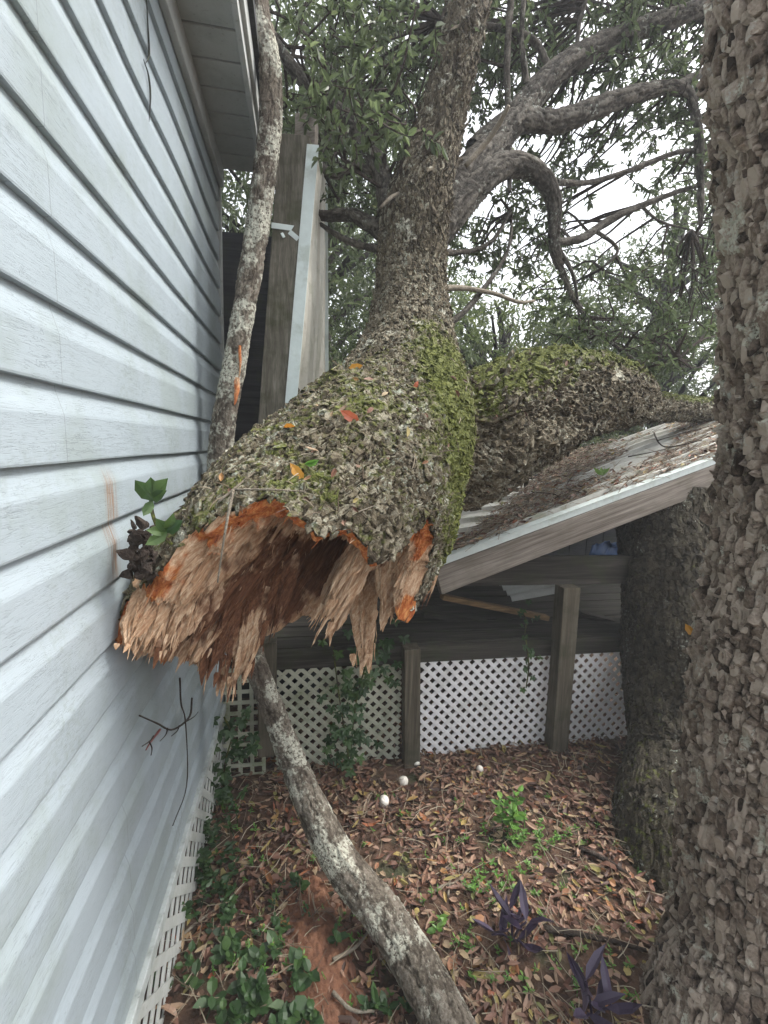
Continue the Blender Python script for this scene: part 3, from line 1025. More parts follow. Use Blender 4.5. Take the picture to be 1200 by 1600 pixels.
BIG = [  # base px,py,depth -> tip px,py,depth, width px, thick m, rot, rim
    ((345, 935, 1.22), (318, 1112, 1.16), 46, .035, .8, 0), ((375, 925, 1.24), (345, 1135, 1.18), 60, .05, .6, 0),
    ((402, 915, 1.26), (376, 1100, 1.2), 46, .04, .55, 0), ((430, 890, 1.28), (402, 1040, 1.22), 50, .05, .65, 0),
    ((330, 960, 1.18), (304, 1050, 1.14), 34, .03, .5, 0), ((392, 960, 1.22), (360, 1115, 1.17), 34, .03, .3, 0),
    ((555, 880, 1.24), (468, 1035, 1.14), 42, .04, .02, 0), ((570, 870, 1.25), (500, 985, 1.17), 50, .05, .0, 0),
    ((545, 930, 1.28), (503, 1032, 1.2), 26, .025, .1, 0), ((525, 900, 1.26), (478, 1000, 1.18), 26, .03, .05, 0),
    ((565, 930, 1.34), (563, 1076, 1.3), 44, .045, .15, 0), ((580, 940, 1.34), (577, 1070, 1.3), 20, .03, .1, 0),
    ((612, 870, 1.26), (594, 1008, 1.2), 40, .04, .0, .1), ((600, 880, 1.27), (622, 985, 1.22), 30, .04, .2, .2),
    ((672, 800, 1.30), (622, 985, 1.24), 38, .04, .25, .22), ((688, 850, 1.33), (655, 975, 1.28), 26, .03, .4, .2),
    ((655, 850, 1.30), (640, 975, 1.25), 30, .03, .3, .3),
    ((225, 930, 1.03), (205, 1050, 1.0), 60, .06, .05, .05), ((255, 940, 1.05), (232, 1058, 1.02), 50, .06, .35, 0),
    ((285, 930, 1.07), (272, 1042, 1.04), 46, .05, .35, 0), ((200, 960, 1.0), (186, 1035, .98), 42, .05, .05, .3),
    ((310, 910, 1.12), (298, 1015, 1.09), 50, .05, .5, 0),
]
for i, (b0, t0, wp, tk, ro, ri) in enumerate(BIG):
    w_m = wp * b0[2] / FPX
    B0, T0 = W(*b0), W(*t0)
    B0 = B0 - (T0 - B0) * 0.25 + Fv * 0.075
    d0 = T0 - B0
    L0 = np.linalg.norm(d0)
    sx = nrm(np.cross(d0, Fv))
    shard(wb, B0, B0 + d0 * .97, w_m * .95, tk * .8, 300 + i, ro, ri, nl=70, ncs=84, ragged=0.75, blunt=1.3)
    # the shard is a bundle of long fibres, each with its own length
    for q_ in range(int(4 + wp * .2)):
        a_ = random.uniform(-.55, .55)
        dep = random.uniform(-.5, .5) * math.sqrt(max(0, 1 - (a_ * 1.7) ** 2))
        f0 = random.uniform(0.35, 0.75)
        f1 = min(.93, f0 + random.uniform(.2, .45)) * (1 - 0.28 * abs(a_))
        nar = lambda f: 1 - .55 * f ** 1.6
        p0 = B0 + d0 * f0 + sx * a_ * w_m * nar(f0) - Fv * (dep * tk + .004)
        p1 = B0 + d0 * f1 + sx * a_ * w_m * nar(f1) * 1.05 - Fv * (dep * tk + .004) + RNG.normal(0, .004, 3)
        if np.linalg.norm(p1 - p0) < .012: continue
        shard(wb, p0, p1, random.choice([.004, .006, .010, .018]) * random.uniform(.7, 1.2), random.uniform(.003, .005), 900 + i * 60 + q_, np.clip(ro + random.uniform(-.35, .25), 0, 1), ri * random.uniform(.3, 1.2), nl=16, ncs=12, ragged=0.3, blunt=random.uniform(.1, .4))
# hundreds of short fibres standing out of the torn face
idx = RNG.choice(Vw.shape[0] * Vw.shape[1], 420, replace=False)
Vfl = Vw.reshape(-1, 3)
for q_, ii in enumerate(idx):
    rh = RH.ravel()[ii]
    if rh < 0.1 or rh > 0.95: continue
    p = Vfl[ii]
    ln = random.uniform(0.01, 0.042)
    if cy.ravel()[ii] < -.45 and random.random() < .7: continue
    dd = AX * ln + RNG.normal(0, ln * 0.32, 3) + np.array([0, 0, -ln * 0.35])
    shard(wb, p - dd * 0.4, p + dd, random.choice([.002, .003, .005]) * random.uniform(.8, 1.3), random.uniform(0.002, 0.004), 2000 + q_, rotm.ravel()[ii] * random.uniform(0.3, 1.0), rimm.ravel()[ii] * 0.6, nl=6, ncs=6, ragged=0.5, blunt=0.3)
M_BREAK = wood_break_material()
wb.build('splintered_wood', M_BREAK, fallen, False)

# ---- limbs of the fallen tree
def limb(mb, P, ds=0.012, size=0.03, depth=0.012, seed=1, nv=None):
    bark_tube(mb, [W(a, b, c) for a, b, c, _ in P], [r * (.9 if r > .05 else .78) for *_, r in P], ds, size, depth, k=0.35, seed=seed, lump=0.1, nv=nv)
    D = catmull(np.array([list(W(a, b, c)) + [r] for a, b, c, r in P]), 24)
    return D


LIMBS = [
    [(655, 385, 2.30, .085), (690, 330, 2.33, .09), (735, 270, 2.4, .085), (790, 205, 2.5, .075), (865, 115, 2.6, .065), (960, 62, 2.7, .06), (1100, 12, 2.8, .05), (1250, -20, 2.9, .04)],
    [(655, 400, 2.28, .08), (690, 350, 2.3, .09), (735, 300, 2.35, .08), (790, 258, 2.4, .065), (840, 270, 2.45, .055), (866, 315, 2.5, .048), (866, 385, 2.55, .035), (885, 440, 2.6, .016), (905, 480, 2.6, .012), (960, 540, 2.6, .01), (1010, 572, 2.6, .008)],
    [(740, 235, 2.45, .06), (800, 190, 2.5, .06), (870, 190, 2.55, .06), (940, 165, 2.6, .055), (1000, 145, 2.65, .05), (1060, 138, 2.7, .04), (1085, 170, 2.7, .03), (1093, 240, 2.7, .028), (1095, 350, 2.7, .012)],
    [(1050, 140, 2.7, .035), (1120, 105, 2.8, .03), (1220, 80, 2.9, .025)],
    [(862, 380, 2.55, .02), (910, 372, 2.6, .03), (950, 345, 2.65, .026), (1010, 318, 2.7, .022), (1070, 296, 2.75, .016), (1130, 280, 2.8, .01)],
    [(870, 285, 2.5, .02), (920, 285, 2.6, .018), (980, 268, 2.65, .018), (1060, 238, 2.7, .017), (1130, 235, 2.75, .012)],
    [(612, 330, 2.32, .07), (596, 270, 2.4, .05), (560, 205, 2.45, .045), (500, 150, 2.5, .04), (450, 95, 2.5, .034), (415, 40, 2.5, .028), (380, -30, 2.5, .02)],
    [(615, 372, 2.3, .06), (580, 352, 2.4, .045), (545, 335, 2.45, .036), (505, 338, 2.5, .028), (450, 320, 2.6, .018)],
    [(612, 392, 2.3, .03), (570, 385, 2.4, .022), (535, 372, 2.45, .018), (500, 350, 2.5, .012)],
    [(610, 280, 2.4, .02), (560, 262, 2.45, .026), (520, 272, 2.5, .026), (485, 240, 2.55, .018), (470, 215, 2.6, .012)],
    [(796, 300, 2.4, .014), (796, 205, 2.5, .018), (792, 100, 2.5, .02), (800, -30, 2.5, .02)],
    [(822, 130, 2.55, .022), (815, 60, 2.5, .016), (820, -30, 2.5, .014)],
    [(668, 520, 2.15, .02), (710, 500, 2.2, .018), (745, 465, 2.25, .016), (790, 400, 2.3, .01), (800, 350, 2.35, .008)],
    [(690, 395, 2.3, .02), (735, 392, 2.4, .014), (770, 375, 2.45, .013), (798, 330, 2.5, .009)],
    [(860, 110, 2.6, .02), (830, 60, 2.6, .022), (760, 40, 2.6, .018), (690, 30, 2.7, .012)],
    [(905, 480, 2.6, .006), (930, 520, 2.65, .006), (1000, 548, 2.6, .005), (1060, 560, 2.6, .004)],
    [(900, 100, 2.65, .016), (905, 40, 2.65, .013), (925, -30, 2.65, .01)],
    [(870, 385, 2.55, .02), (895, 430, 2.6, .012), (905, 500, 2.6, .008), (900, 560, 2.6, .005)],
    [(930, 360, 2.62, .016), (965, 390, 2.65, .01), (940, 420, 2.68, .006)],
    [(1000, 320, 2.7, .012), (1030, 345, 2.7, .01), (1080, 360, 2.75, .006)],
]
lb = MB()
nodes = []
for i, P in enumerate(LIMBS):
    big = P[0][3] > 0.05
    lb = MB()
    D = limb(lb, P, 0.007 if big else 0.012, 0.028 if big else 0.02, 0.012 if big else 0.004, 40 + i)
    nodes.append(D)
    lb.build('limb', M_BARK_STEM, fallen, True)
for pl, rr_ in (
    ([(728, 258, 2.2), (760, 222, 2.2), (782, 190, 2.15), (795, 165, 2.1)], [.012, .012, .011, .008]),
    ([(680, 452, 2.12), (720, 450, 2.2), (770, 458, 2.25), (810, 472, 2.3), (835, 470, 2.35)], [.014, .013, .011, .009, .006]),
    ([(632, 300, 2.25), (612, 308, 2.2), (594, 325, 2.18)], [.01, .009, .006])):
    pb = MB()
    simple_tube(pb, [W(*p_) for p_ in pl], rr_, rough=.4)
    pb.build('dead_branch', M_TWIG_PALE, fallen, True)
nodes = np.vstack(nodes)


# ------------------------------------------------------------------ leaves
def leaves_simple(mb, pos, d, n, L, Wd, rnd):
    """folded hexagonal leaves: pos (N,3) base, d direction, n normal"""
    s = nrm(np.cross(d, n))
    n = np.cross(s, d)
    L, Wd = L[:, None], Wd[:, None]
    fold = n * Wd * 0.25
    droop = -n * L * 0.12
    b = pos
    t = pos + d * L + droop * 1.5
    l1 = pos + d * L * 0.3 + s * Wd * 0.46 + fold
    l2 = pos + d * L * 0.7 + s * Wd * 0.38 + fold + droop * 0.5
    r1 = pos + d * L * 0.3 - s * Wd * 0.46 + fold
    r2 = pos + d * L * 0.7 - s * Wd * 0.38 + fold + droop * 0.5
    V = np.stack([b, t, l1, l2, r1, r2], 1)
    N = len(pos)
    o = np.arange(N)[:, None] * 6
    Q = np.vstack([o + np.array([[0, 1, 3, 2]]), o + np.array([[0, 4, 5, 1]])])
    mb.add(V.reshape(-1, 3), Q, rnd=np.repeat(rnd, 6))


def leaves_curled(mb, pos, d, n, L, Wd, rnd, curl=0.25):
    s = nrm(np.cross(d, n))
    n = np.cross(s, d)
    N = len(pos)
    L, Wd = L[:, None], Wd[:, None]
    ks = RNG.normal(curl, 0.25, (N, 1))
    kl = RNG.normal(0.1, 0.25, (N, 1))
    f = lambda a, bw: pos + d * L * a + s * Wd * bw + n * (np.abs(bw) * Wd * ks * 1.6 + (a - 0.5) ** 2 * 4 * L * kl * 0.4)
    V = np.stack([f(0, 0), f(.33, 0), f(.68, 0), f(1, 0), f(.28, .42), f(.66, .4), f(.28, -.42), f(.66, -.4)], 1)
    o = np.arange(N)[:, None] * 8
    Q = np.vstack([o + np.array([[1, 2, 5, 4]]), o + np.array([[1, 6, 7, 2]])])
    T = np.vstack([o + np.array([[0, 1, 4]]), o + np.array([[0, 6, 1]]), o + np.array([[2, 3, 5]]), o + np.array([[2, 7, 3]])])
    mb.add(V.reshape(-1, 3), Q, T, rnd=np.repeat(rnd, 8))


def rdir(n): return nrm(RNG.normal(0, 1, (n, 3)))


def clump(lmb, tmb, c, rad, n, L=0.05, anchor=None, shade=0.0, nt=None, flat=0.8):
    """leafy twigs radiating through a ball"""
    c = np.asarray(c, float)
    ntw = nt or max(4, n // 16)
    if anchor is not None:
        mid = (anchor + c) / 2 + RNG.normal(0, 0.06, 3)
        simple_tube(tmb, [anchor, mid, c], [0.009, 0.006, 0.004], ns=7, nv=5, cap=False)
    per = max(3, int(n / ntw))
    for _ in range(ntw):
        a = c + RNG.normal(0, rad * 0.35, 3)
        dd = rdir(1)[0] * np.array([1, 1, flat])
        dd[2] -= 0.25
        dd = nrm(dd)
        ln = rad * random.uniform(0.5, 1.1)
        bend = RNG.normal(0, 0.25, 3)
        pts_ = [a, a + dd * ln * 0.5, a + nrm(dd + bend) * ln]
        if tmb is not None: simple_tube(tmb, pts_, [0.004, 0.003, 0.0015], ns=5, nv=4, cap=False)
        f = RNG.uniform(0.1, 1.05, per)
        pos = a + nrm(dd + bend * f[:, None])* (ln * f)[:, None]
        ld = nrm(dd * 0.6 + RNG.normal(0, 0.75, (per, 3)) + np.array([0, 0, -0.25]))
        nn = nrm(np.array([0, 0, 1.0]) + RNG.normal(0, 0.6, (per, 3)))
        leaves_simple(lmb, pos, ld, nn, RNG.uniform(0.7, 1.3, per) * L, RNG.uniform(0.28, 0.42, per) * L, np.clip(RNG.beta(2, 3, per) + shade, 0, 1))


def nearest(p):
    return nodes[np.argmin(np.linalg.norm(nodes[:, :3] - p, axis=1))][:3]


lm, tm = MB(), MB()
# region boxes of the fallen tree's own crown: px0,py0,px1,py1, depth range, clumps, leaves per clump, leaf length
for (x0, y0, x1, y1, d0, d1, nc, nl, L, rd) in [
    (400, -60, 690, 180, 2.4, 3.8, 20, 90, .045, .24), (500, -20, 660, 240, 2.0, 2.4, 7, 50, .055, .18), (420, 120, 620, 330, 2.8, 3.8, 18, 90, .042, .24),
    (700, -60, 1150, 120, 2.6, 3.6, 40, 80, .05, .24), (720, 80, 1130, 280, 2.6, 3.8, 30, 70, .05, .24),
    (700, 260, 900, 430, 2.6, 3.8, 16, 70, .046, .22), (960, 250, 1140, 560, 2.5, 3.8, 26, 80, .046, .24), (840, 430, 1130, 580, 2.4, 3.4, 16, 70, .042, .2),
]:
    for _ in range(int(nc * 2.1)):
        p = W(random.uniform(x0, x1), random.uniform(y0, y1), random.uniform(d0, d1))
        pr = p - CAM
        px_ = 600 + FPX * (pr @ R2) / (pr @ Fv); py_ = 800 - FPX * (pr @ U2) / (pr @ Fv)
        if 930 < px_ < 1045 and 255 < py_ < 400: continue      # the real gap of open sky
        clump(lm, tm, p, rd * random.uniform(.7, 1.2), nl, L, nearest(p), random.uniform(-.1, .1))
lm.build('foliage', M_LEAF_OAK, fallen)
tm.build('twigs', M_TWIG, fallen)['kind'] = 'stuff'

# ------------------------------------------------------------------ trees beyond
def back_tree(x, y, h, tr, spread, n, L, label, seed, m=M_LEAF_BACK, zlow=1.0, nper=70, rad=0.5, grp='trees beyond the porch'):
    random.seed(seed)
    t = empty('oak_tree', (x, y, 0), label, 'tree', grp)
    a, b_, l_ = MB(), MB(), MB()
    P = [np.array([x, y, -0.1]), np.array([x + .1, y, h * .3]), np.array([x - .1, y + .1, h * .6]), np.array([x + .1, y, h * .95])]
    bark_tube(a, P, [tr * 1.3, tr, tr * .7, tr * .2], 0.03, 0.05, 0.02, seed=seed)
    a.build('trunk', M_BARK_DARK, t, True)
    for i in range(n):
        ang = random.uniform(0, 2 * math.pi)
        zz = random.uniform(zlow, h)
        rr = spread * math.sqrt(random.uniform(0.05, 1)) * (1 - 0.5 * max(0, (zz / h - 0.5)) * 1.2)
        p = np.array([x + math.cos(ang) * rr, y + math.sin(ang) * rr * 0.8, zz])
        pr = p - CAM
        px_ = 600 + FPX * (pr @ R2) / (pr @ Fv); py_ = 800 - FPX * (pr @ U2) / (pr @ Fv)
        if (915 < px_ < 1050 and 245 < py_ < 395) or (1040 < px_ < 1120 and 50 < py_ < 130) or (690 < px_ < 750 and 340 < py_ < 400): continue   # open gaps between the crowns
        if i % 5 == 0:
            s0_ = np.array([x, y, max(0.6, zz - rr * 0.6)])
            b_ = MB()
            simple_tube(b_, [s0_, (s0_ + p) / 2 + np.array([0, 0, .1]), p], [0.05 * tr / .15, 0.03, 0.012], ns=9, nv=6, cap=False)
            b_.build('branch', M_BARK_DARK, t, True)
        clump(l_, b_, p, rad * random.uniform(.7, 1.3), nper, L, None, random.uniform(-.15, .2), nt=7)
    l_.build('crown', m, t)
    return t


back_tree(0.2, 5.2, 5.5, .16, 1.6, 380, .075, 'dark oak standing behind the upright roof section', 21, M_LEAF_OAK, 0.6)
back_tree(2.6, 6.0, 3.3, .13, 1.8, 330, .075, 'low bushy tree right of the forked stem beyond the roof', 22, M_LEAF_BACK, 0.8)
back_tree(5.2, 6.2, 5.2, .16, 2.0, 400, .075, 'tall leafy tree at the right beyond the metal roof', 23, M_LEAF_OAK, 0.8)
back_tree(1.6, 8.8, 6.2, .2, 2.4, 300, .09, 'farthest oak showing between the two stems', 24, M_LEAF_BACK, 1.0, 60, .6)
back_tree(-2.6, 7.5, 7, .2, 2.0, 60, .09, 'tree behind the house mostly hidden by the eave', 25, M_LEAF_OAK, 2.0, 60, .6)
# undergrowth: one mass behind the porch
random.seed(30)
ub, ut = MB(), MB()
for _ in range(330):
    p = np.array([random.uniform(-1.5, 7.5), random.uniform(4.9, 7.5), 0.0])
    p[2] = random.uniform(0.1, 2.1)
    clump(ub, None, p, .45, 90, .065, None, random.uniform(-.15, .25), nt=7)
tag(ub.build('undergrowth', M_LEAF_BACK), 'dense green undergrowth filling the ground behind the porch roof', 'undergrowth', None, 'stuff')
random.seed(31)
fb_ = MB()
for _ in range(260):
    a_ = random.uniform(0, 1)
    p = np.array([random.uniform(-16, 24), random.uniform(13, 18), random.uniform(0.3, 3.4)])
    clump(fb_, None, p, 1.3, 60, .28, None, random.uniform(-.1, .2), nt=6)
tag(fb_.build('far_woods', M_LEAF_BACK), 'far line of green woods low behind the trees', 'woods', None, 'stuff')

# ------------------------------------------------------------------ foreground tree at the right
EDG = [(1640, 968, 1.15), (1570, 990, 1.12), (1500, 1015, 1.15), (1400, 1040, 1.2), (1300, 1054, 1.22), (1200, 1060, 1.23), (1100, 1070, 1.24), (1000, 1084, 1.25),
       (900, 1100, 1.25), (800, 1115, 1.25), (700, 1120, 1.25), (600, 1126, 1.25), (500, 1130, 1.25), (400, 1124, 1.25), (300, 1117, 1.25), (200, 1110, 1.25), (100, 1106, 1.25), (0, 1102, 1.25), (-120, 1100, 1.25)]
fp, fr = [], []
for i, (py, px, Y) in enumerate(EDG):
    e = W(px + 8, py, Y)
    r = 0.27 + 0.10 * max(0, (1400 - 0) and (py - 1300) / 340 if py > 1300 else 0)
    # centre lies to the right of the seen edge, perpendicular to the line of sight
    dv = nrm((e - CAM) * np.array([1, 1, 0]))
    side = np.array([dv[1], -dv[0], 0])
    fp.append(e + side * r)
    fr.append(r)
fp, fr = np.array(fp), np.array(fr)
fp = np.vstack([fp[0] + np.array([0, 0, -0.35]), fp])
fr = np.append(0.45, fr)
ft = empty('oak_tree', (fp[1][0], fp[1][1], 0), 'big rough-barked oak trunk standing close at the right edge', 'tree')
a = MB()
fi = bark_tube(a, fp[::2], fr[::2], 0.0045, 0.055, 0.018, k=0.4, seed=55, lump=0.05, mossf=lambda V, un, r: 0.18 + 0 * r, rough=0.6)
mfr = lambda V, n, r: 0.16 * np.ones(len(V))
chips(a, fi, 0.044, 0.027, 0.012, 303, .97, tilt=.22, mossf=mfr, ragged=.13, rmean=.55, columns=True)
chips(a, fi, 0.022, 0.013, 0.0165, 304, .22, tilt=.3, mossf=mfr, ragged=.2, rmean=.66, columns=True)
a.build('trunk', M_BARK_FRONT, ft, False)

# ------------------------------------------------------------------ dark trunk under the roof
ST2 = [(1420, 915, 1.66, .40), (1330, 946, 1.74, .34), (1240, 963, 1.9, .31), (1160, 976, 2.1, .30), (1060, 975, 2.28, .29), (950, 970, 2.42, .28), (850, 966, 2.55, .28), (775, 962, 2.66, .28)]
sp2, sr2 = [], []
for (py, px, Y, r) in ST2:
    e = W(px, py, Y)
    dv = nrm((e - CAM) * np.array([1, 1, 0]))
    sp2.append(e + np.array([dv[1], -dv[0], 0]) * r)
    sr2.append(r)
st_t = empty('tree_stump', (sp2[1][0], sp2[1][1], 0), 'dark mossy trunk rising from the leaves to just under the porch roof', 'tree')
a = MB()
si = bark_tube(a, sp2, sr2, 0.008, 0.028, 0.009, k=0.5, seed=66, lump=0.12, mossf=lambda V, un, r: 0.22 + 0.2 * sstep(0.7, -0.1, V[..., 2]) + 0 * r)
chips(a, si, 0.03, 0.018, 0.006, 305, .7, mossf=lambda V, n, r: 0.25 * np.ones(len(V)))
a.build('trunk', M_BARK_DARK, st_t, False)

# ------------------------------------------------------------------ thin lichen-covered trunk leaning on the house
LN = [(760, 1740, WG(760, 1740, -.17)[1], .08), (700, 1600, WG(700, 1600, -.17)[1], .08), (655, 1515, WG(655, 1515, -.16)[1], .08), (600, 1430, WG(600, 1430, -.13)[1], .078), (535, 1350, WG(535, 1350, -.05)[1], .074), (490, 1265, WG(490, 1265, .07)[1], .068), (452, 1175, 1.8, .058), (415, 1080, 1.85, .052), (390, 1010, 1.88, .050),
      (358, 880, 1.9, .052), (343, 760, 1.92, .052), (350, 660, 1.93, .052), (368, 560, 1.95, .05), (385, 460, 1.97, .048), (400, 370, 1.99, .048), (412, 280, 2.0, .05), (423, 190, 2.0, .049), (421, 100, 2.0, .047), (408, 40, 1.98, .042), (398, -40, 2., .038), (395, -140, 2.05, .034)]
ln_t = empty('leaning_trunk', WGR(700, 1600), 'thin crooked lichen-spotted trunk rising from the leaves and leaning on the house corner', 'tree')
a = MB()
bark_tube(a, [W(*p[:3]) for p in LN], [p[3] * .86 for p in LN], 0.004, 0.022, 0.0055, k=0.6, seed=77, lump=0.13, rough=0.9)
a.build('trunk', M_BARK_POLE, ln_t, True)
a = MB()
for (b0, t0, w_) in (((371, 590, 1.90), (365, 640, 1.875), .022), ((375, 540, 1.905), (372, 600, 1.895), .012)):
    shard(a, W(*b0), W(*t0), w_, .012, 5, 0, .6, nl=12, ncs=12)
a.build('bark_scar', M_BREAK, ln_t)

# ------------------------------------------------------------------ porch: deck, posts, lattice
porch = empty('porch', (0.9, 2.4, 0), 'wooden porch deck with white lattice skirting under the crushed roof', 'porch')
DY = 2.38
def X_at(px, py, Y): return W(px, py, Y)[0]
def Z_at(px, py, Y): return W(px, py, Y)[2]
ZD = Z_at(760, 1000, DY)
# deck boards run left-right
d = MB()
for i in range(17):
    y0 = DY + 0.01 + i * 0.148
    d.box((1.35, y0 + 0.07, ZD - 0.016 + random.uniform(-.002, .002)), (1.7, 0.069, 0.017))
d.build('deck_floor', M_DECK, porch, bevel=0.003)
j = MB().box((1.35, DY - 0.012, ZD - 0.052), (1.7, 0.02, 0.05)).build('rim_joist', M_DECK, porch, bevel=0.004)
posts = [(642, 1010, 1186, 0.088, ZD - .1), (878, 915, 1172, 0.102, Z_at(887, 912, 2.33)), (418, 1000, 1150, 0.09, ZD + .05)]
for i, (px, py0, py1, w_, zt) in enumerate(posts):
    Yp = 2.31 if i != 2 else 2.3
    top, bot = W(px + (9 if i == 1 else 0), py0, Yp), W(px - (12 if i == 1 else 0), py1 + 25, Yp)
    MB().beam(bot, top, w_, w_ * .95, (1, 0, 0)).build('post', M_POST, porch, bevel=0.004)
bm = MB()
bm.beam(W(560, 893, 2.36), W(1150, 888, 2.36), 0.165, 0.045, (0, 0, 1))
bm.build('beam', M_DECK, porch, bevel=0.004)
# lattice panels
def panel(px0, px1, pyt, pyb, Y, mt, sq=False, pitch=0.066, sw=0.0215):
    a_, b_ = W(px0, pyt, Y), W(px1, pyt, Y)
    zb = -0.36
    zt = a_[2]
    q = MB()
    lattice(q, np.array([a_[0], Y, zb]), np.array([1.0, 0, 0]), np.array([0, 0, 1.0]), b_[0] - a_[0], zt - zb, pitch, sw, 0.005, sq)
    q.build('lattice_panel', mt, porch)
panel(657, 862, 1024, 1190, 2.36, M_WHITE)
panel(884, 1010, 1012, 1170, 2.36, M_WHITE)
panel(432, 628, 1028, 1180, 2.36, M_WHITE_DIRTY)
panel(345, 412, 1030, 1180, 2.33, M_WHITE_DIRTY, True, 0.06, 0.02)
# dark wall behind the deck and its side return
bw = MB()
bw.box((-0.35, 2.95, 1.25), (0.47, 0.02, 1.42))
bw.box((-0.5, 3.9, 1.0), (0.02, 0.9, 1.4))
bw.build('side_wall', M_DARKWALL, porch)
# dark ground sheet beneath deck boards is the ground itself

# ------------------------------------------------------------------ crushed roof at the right
roof = empty('porch_roof', W(900, 900, 2.3) * np.array([1, 1, 1]), 'crushed corrugated metal porch roof sloping down beneath the fallen limb', 'roof')
FL, FRp, BRp = W(712, 868, 2.12), W(1114, 720, 2.30), W(1114, 640, 3.9)
rk = FRp - FL
FR = FL + rk * 1.5
bk = BRp - FRp
nu_, nv_ = 60, 260
uu, vv = np.meshgrid(np.linspace(-0.7, 1.5, nu_), np.linspace(0.0, 1.05, nv_), indexing='ij')
pv = (vv * np.linalg.norm(bk) / 0.23) % 1.0
prof = np.clip(1 - np.abs(pv - 0.5) / 0.12, 0, 1)
prof = np.clip(prof * 1.8, 0, 1) * 0.032 + np.clip(np.sin(pv * 2 * np.pi * 3) * .002, 0, 1)
base = FL + uu[..., None] * rk + vv[..., None] * bk
nrmal = nrm(np.cross(rk, bk))
if nrmal[2] < 0: nrmal = -nrmal
dent = -0.10 * np.exp(-((uu + 0.02) / 0.25) ** 2) * sstep(0.05, 0.4, vv) + (fbm(np.stack([uu * 4, vv * 4, uu * 0], -1), 3, 12) - .5) * 0.03
Vr = base + nrmal * (prof + dent)[..., None]
q = MB().add(Vr, grid_quads(nu_, nv_, False))
ro_ = q.build('roof_sheet', M_SHEET, roof, False)
sm_ = ro_.modifiers.new('solid', 'SOLIDIFY'); sm_.thickness = 0.002; sm_.offset = -1
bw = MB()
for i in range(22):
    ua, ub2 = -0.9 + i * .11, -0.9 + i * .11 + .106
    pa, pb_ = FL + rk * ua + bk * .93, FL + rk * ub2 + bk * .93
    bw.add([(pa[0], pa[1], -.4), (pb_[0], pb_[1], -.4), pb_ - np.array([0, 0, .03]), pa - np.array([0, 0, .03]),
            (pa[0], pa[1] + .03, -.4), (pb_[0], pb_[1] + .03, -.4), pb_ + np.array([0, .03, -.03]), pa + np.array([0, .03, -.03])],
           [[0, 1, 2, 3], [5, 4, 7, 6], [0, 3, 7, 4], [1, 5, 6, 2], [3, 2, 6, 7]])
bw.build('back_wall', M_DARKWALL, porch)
fwd = -nrm(bk)
A0, A1 = FL - rk * 0.04, FR
q = MB()
q.beam(A0 + nrmal * .022 + fwd * .012, A1 + nrmal * .022 + fwd * .012, 0.055, 0.003, fwd)
q.beam(A0 + fwd * .042 + nrmal * .004, A1 + fwd * .042 + nrmal * .004, 0.036, 0.003, nrmal)
q.build('metal_trim', M_GALV, roof, bevel=0.001)
q = MB()
q.beam(A0 - nrmal * .085 + fwd * .018 - rk * 0.03, A1 - nrmal * .085 + fwd * .018, 0.135, 0.04, nrmal)
q.build('rake_board', M_BOARD, roof, bevel=0.003)
for kk in (0.35, 0.7, 1.05):
    q = MB()
    o_ = bk * kk
    q.beam(FL + o_ - nrmal * .11, FR + o_ - nrmal * .11, 0.12, 0.04, nrmal)
    q.build('rafter', M_DECK, roof)

# ------------------------------------------------------------------ roof section pushed upright by the trunk
up = empty('upright_roof_section', W(440, 700, 2.15), 'torn piece of porch roof standing upright beside the leaning trunk', 'roof')
TL, BL_ = W(461, 215, 2.18), W(425, 700, 2.05)
q = MB().beam(BL_, TL, 0.125, 0.04, R2).build('rafter', M_BOARD_UP, up, bevel=0.004)
q = MB().beam(W(476, 300, 2.3), W(480, 188, 2.3), 0.09, 0.09, R2).build('rafter_end', M_BOARD, up, bevel=0.004)
q = MB()
q.beam(W(452, 660, 2.02), W(489, 226, 2.14), 0.05, 0.004, R2)
q.build('metal_trim', M_GALV, up, bevel=0.001)
nu_, nv_ = 40, 90
c00, c01 = W(460, 650, 2.04), W(494, 232, 2.15)       # near edge bottom, top
c10, c11 = W(512, 600, 2.75), W(511, 283, 2.85)       # far edge
uu, vv = np.meshgrid(np.linspace(0, 1, nu_), np.linspace(0, 1, nv_), indexing='ij')
base = ((c00 * (1 - uu[..., None]) + c01 * uu[..., None]) * (1 - vv[..., None]) + (c10 * (1 - uu[..., None]) + c11 * uu[..., None]) * vv[..., None])
npan = nrm(np.cross(c01 - c00, c10 - c00))
if npan[0] < 0: npan = -npan
pv = (vv * 3.2) % 1
prof = np.clip(np.clip(1 - np.abs(pv - 0.5) / 0.2, 0, 1) * 1.8, 0, 1) * 0.02
Vr = base - npan * (prof + (fbm(np.stack([uu * 3, vv * 3, uu * 0], -1), 2, 3) - .5) * 0.03)[..., None]
ro_ = MB().add(Vr, grid_quads(nu_, nv_, False)).build('roof_sheet', M_SHEET_BROWN, up, False)
sm_ = ro_.modifiers.new('solid', 'SOLIDIFY'); sm_.thickness = 0.003
q = MB()
q.beam(W(506, 600, 2.7), W(504, 282, 2.76), 0.055, 0.003, R2)
q.build('metal_strip', M_GALV, up)
q = MB()
b0, b1 = W(424, 352, 2.12), W(466, 358, 2.12)
q.beam(b0, b1, 0.022, 0.004, (0, 0, 1))
q.beam(W(452, 362, 2.115), W(466, 374, 2.11), 0.02, 0.004, (0, 0, 1))
q.beam(W(440, 364, 2.115), W(444, 371, 2.11), 0.012, 0.004, (1, 0, 0))
q.build('hanger_bracket', M_GALV, up, bevel=0.001)

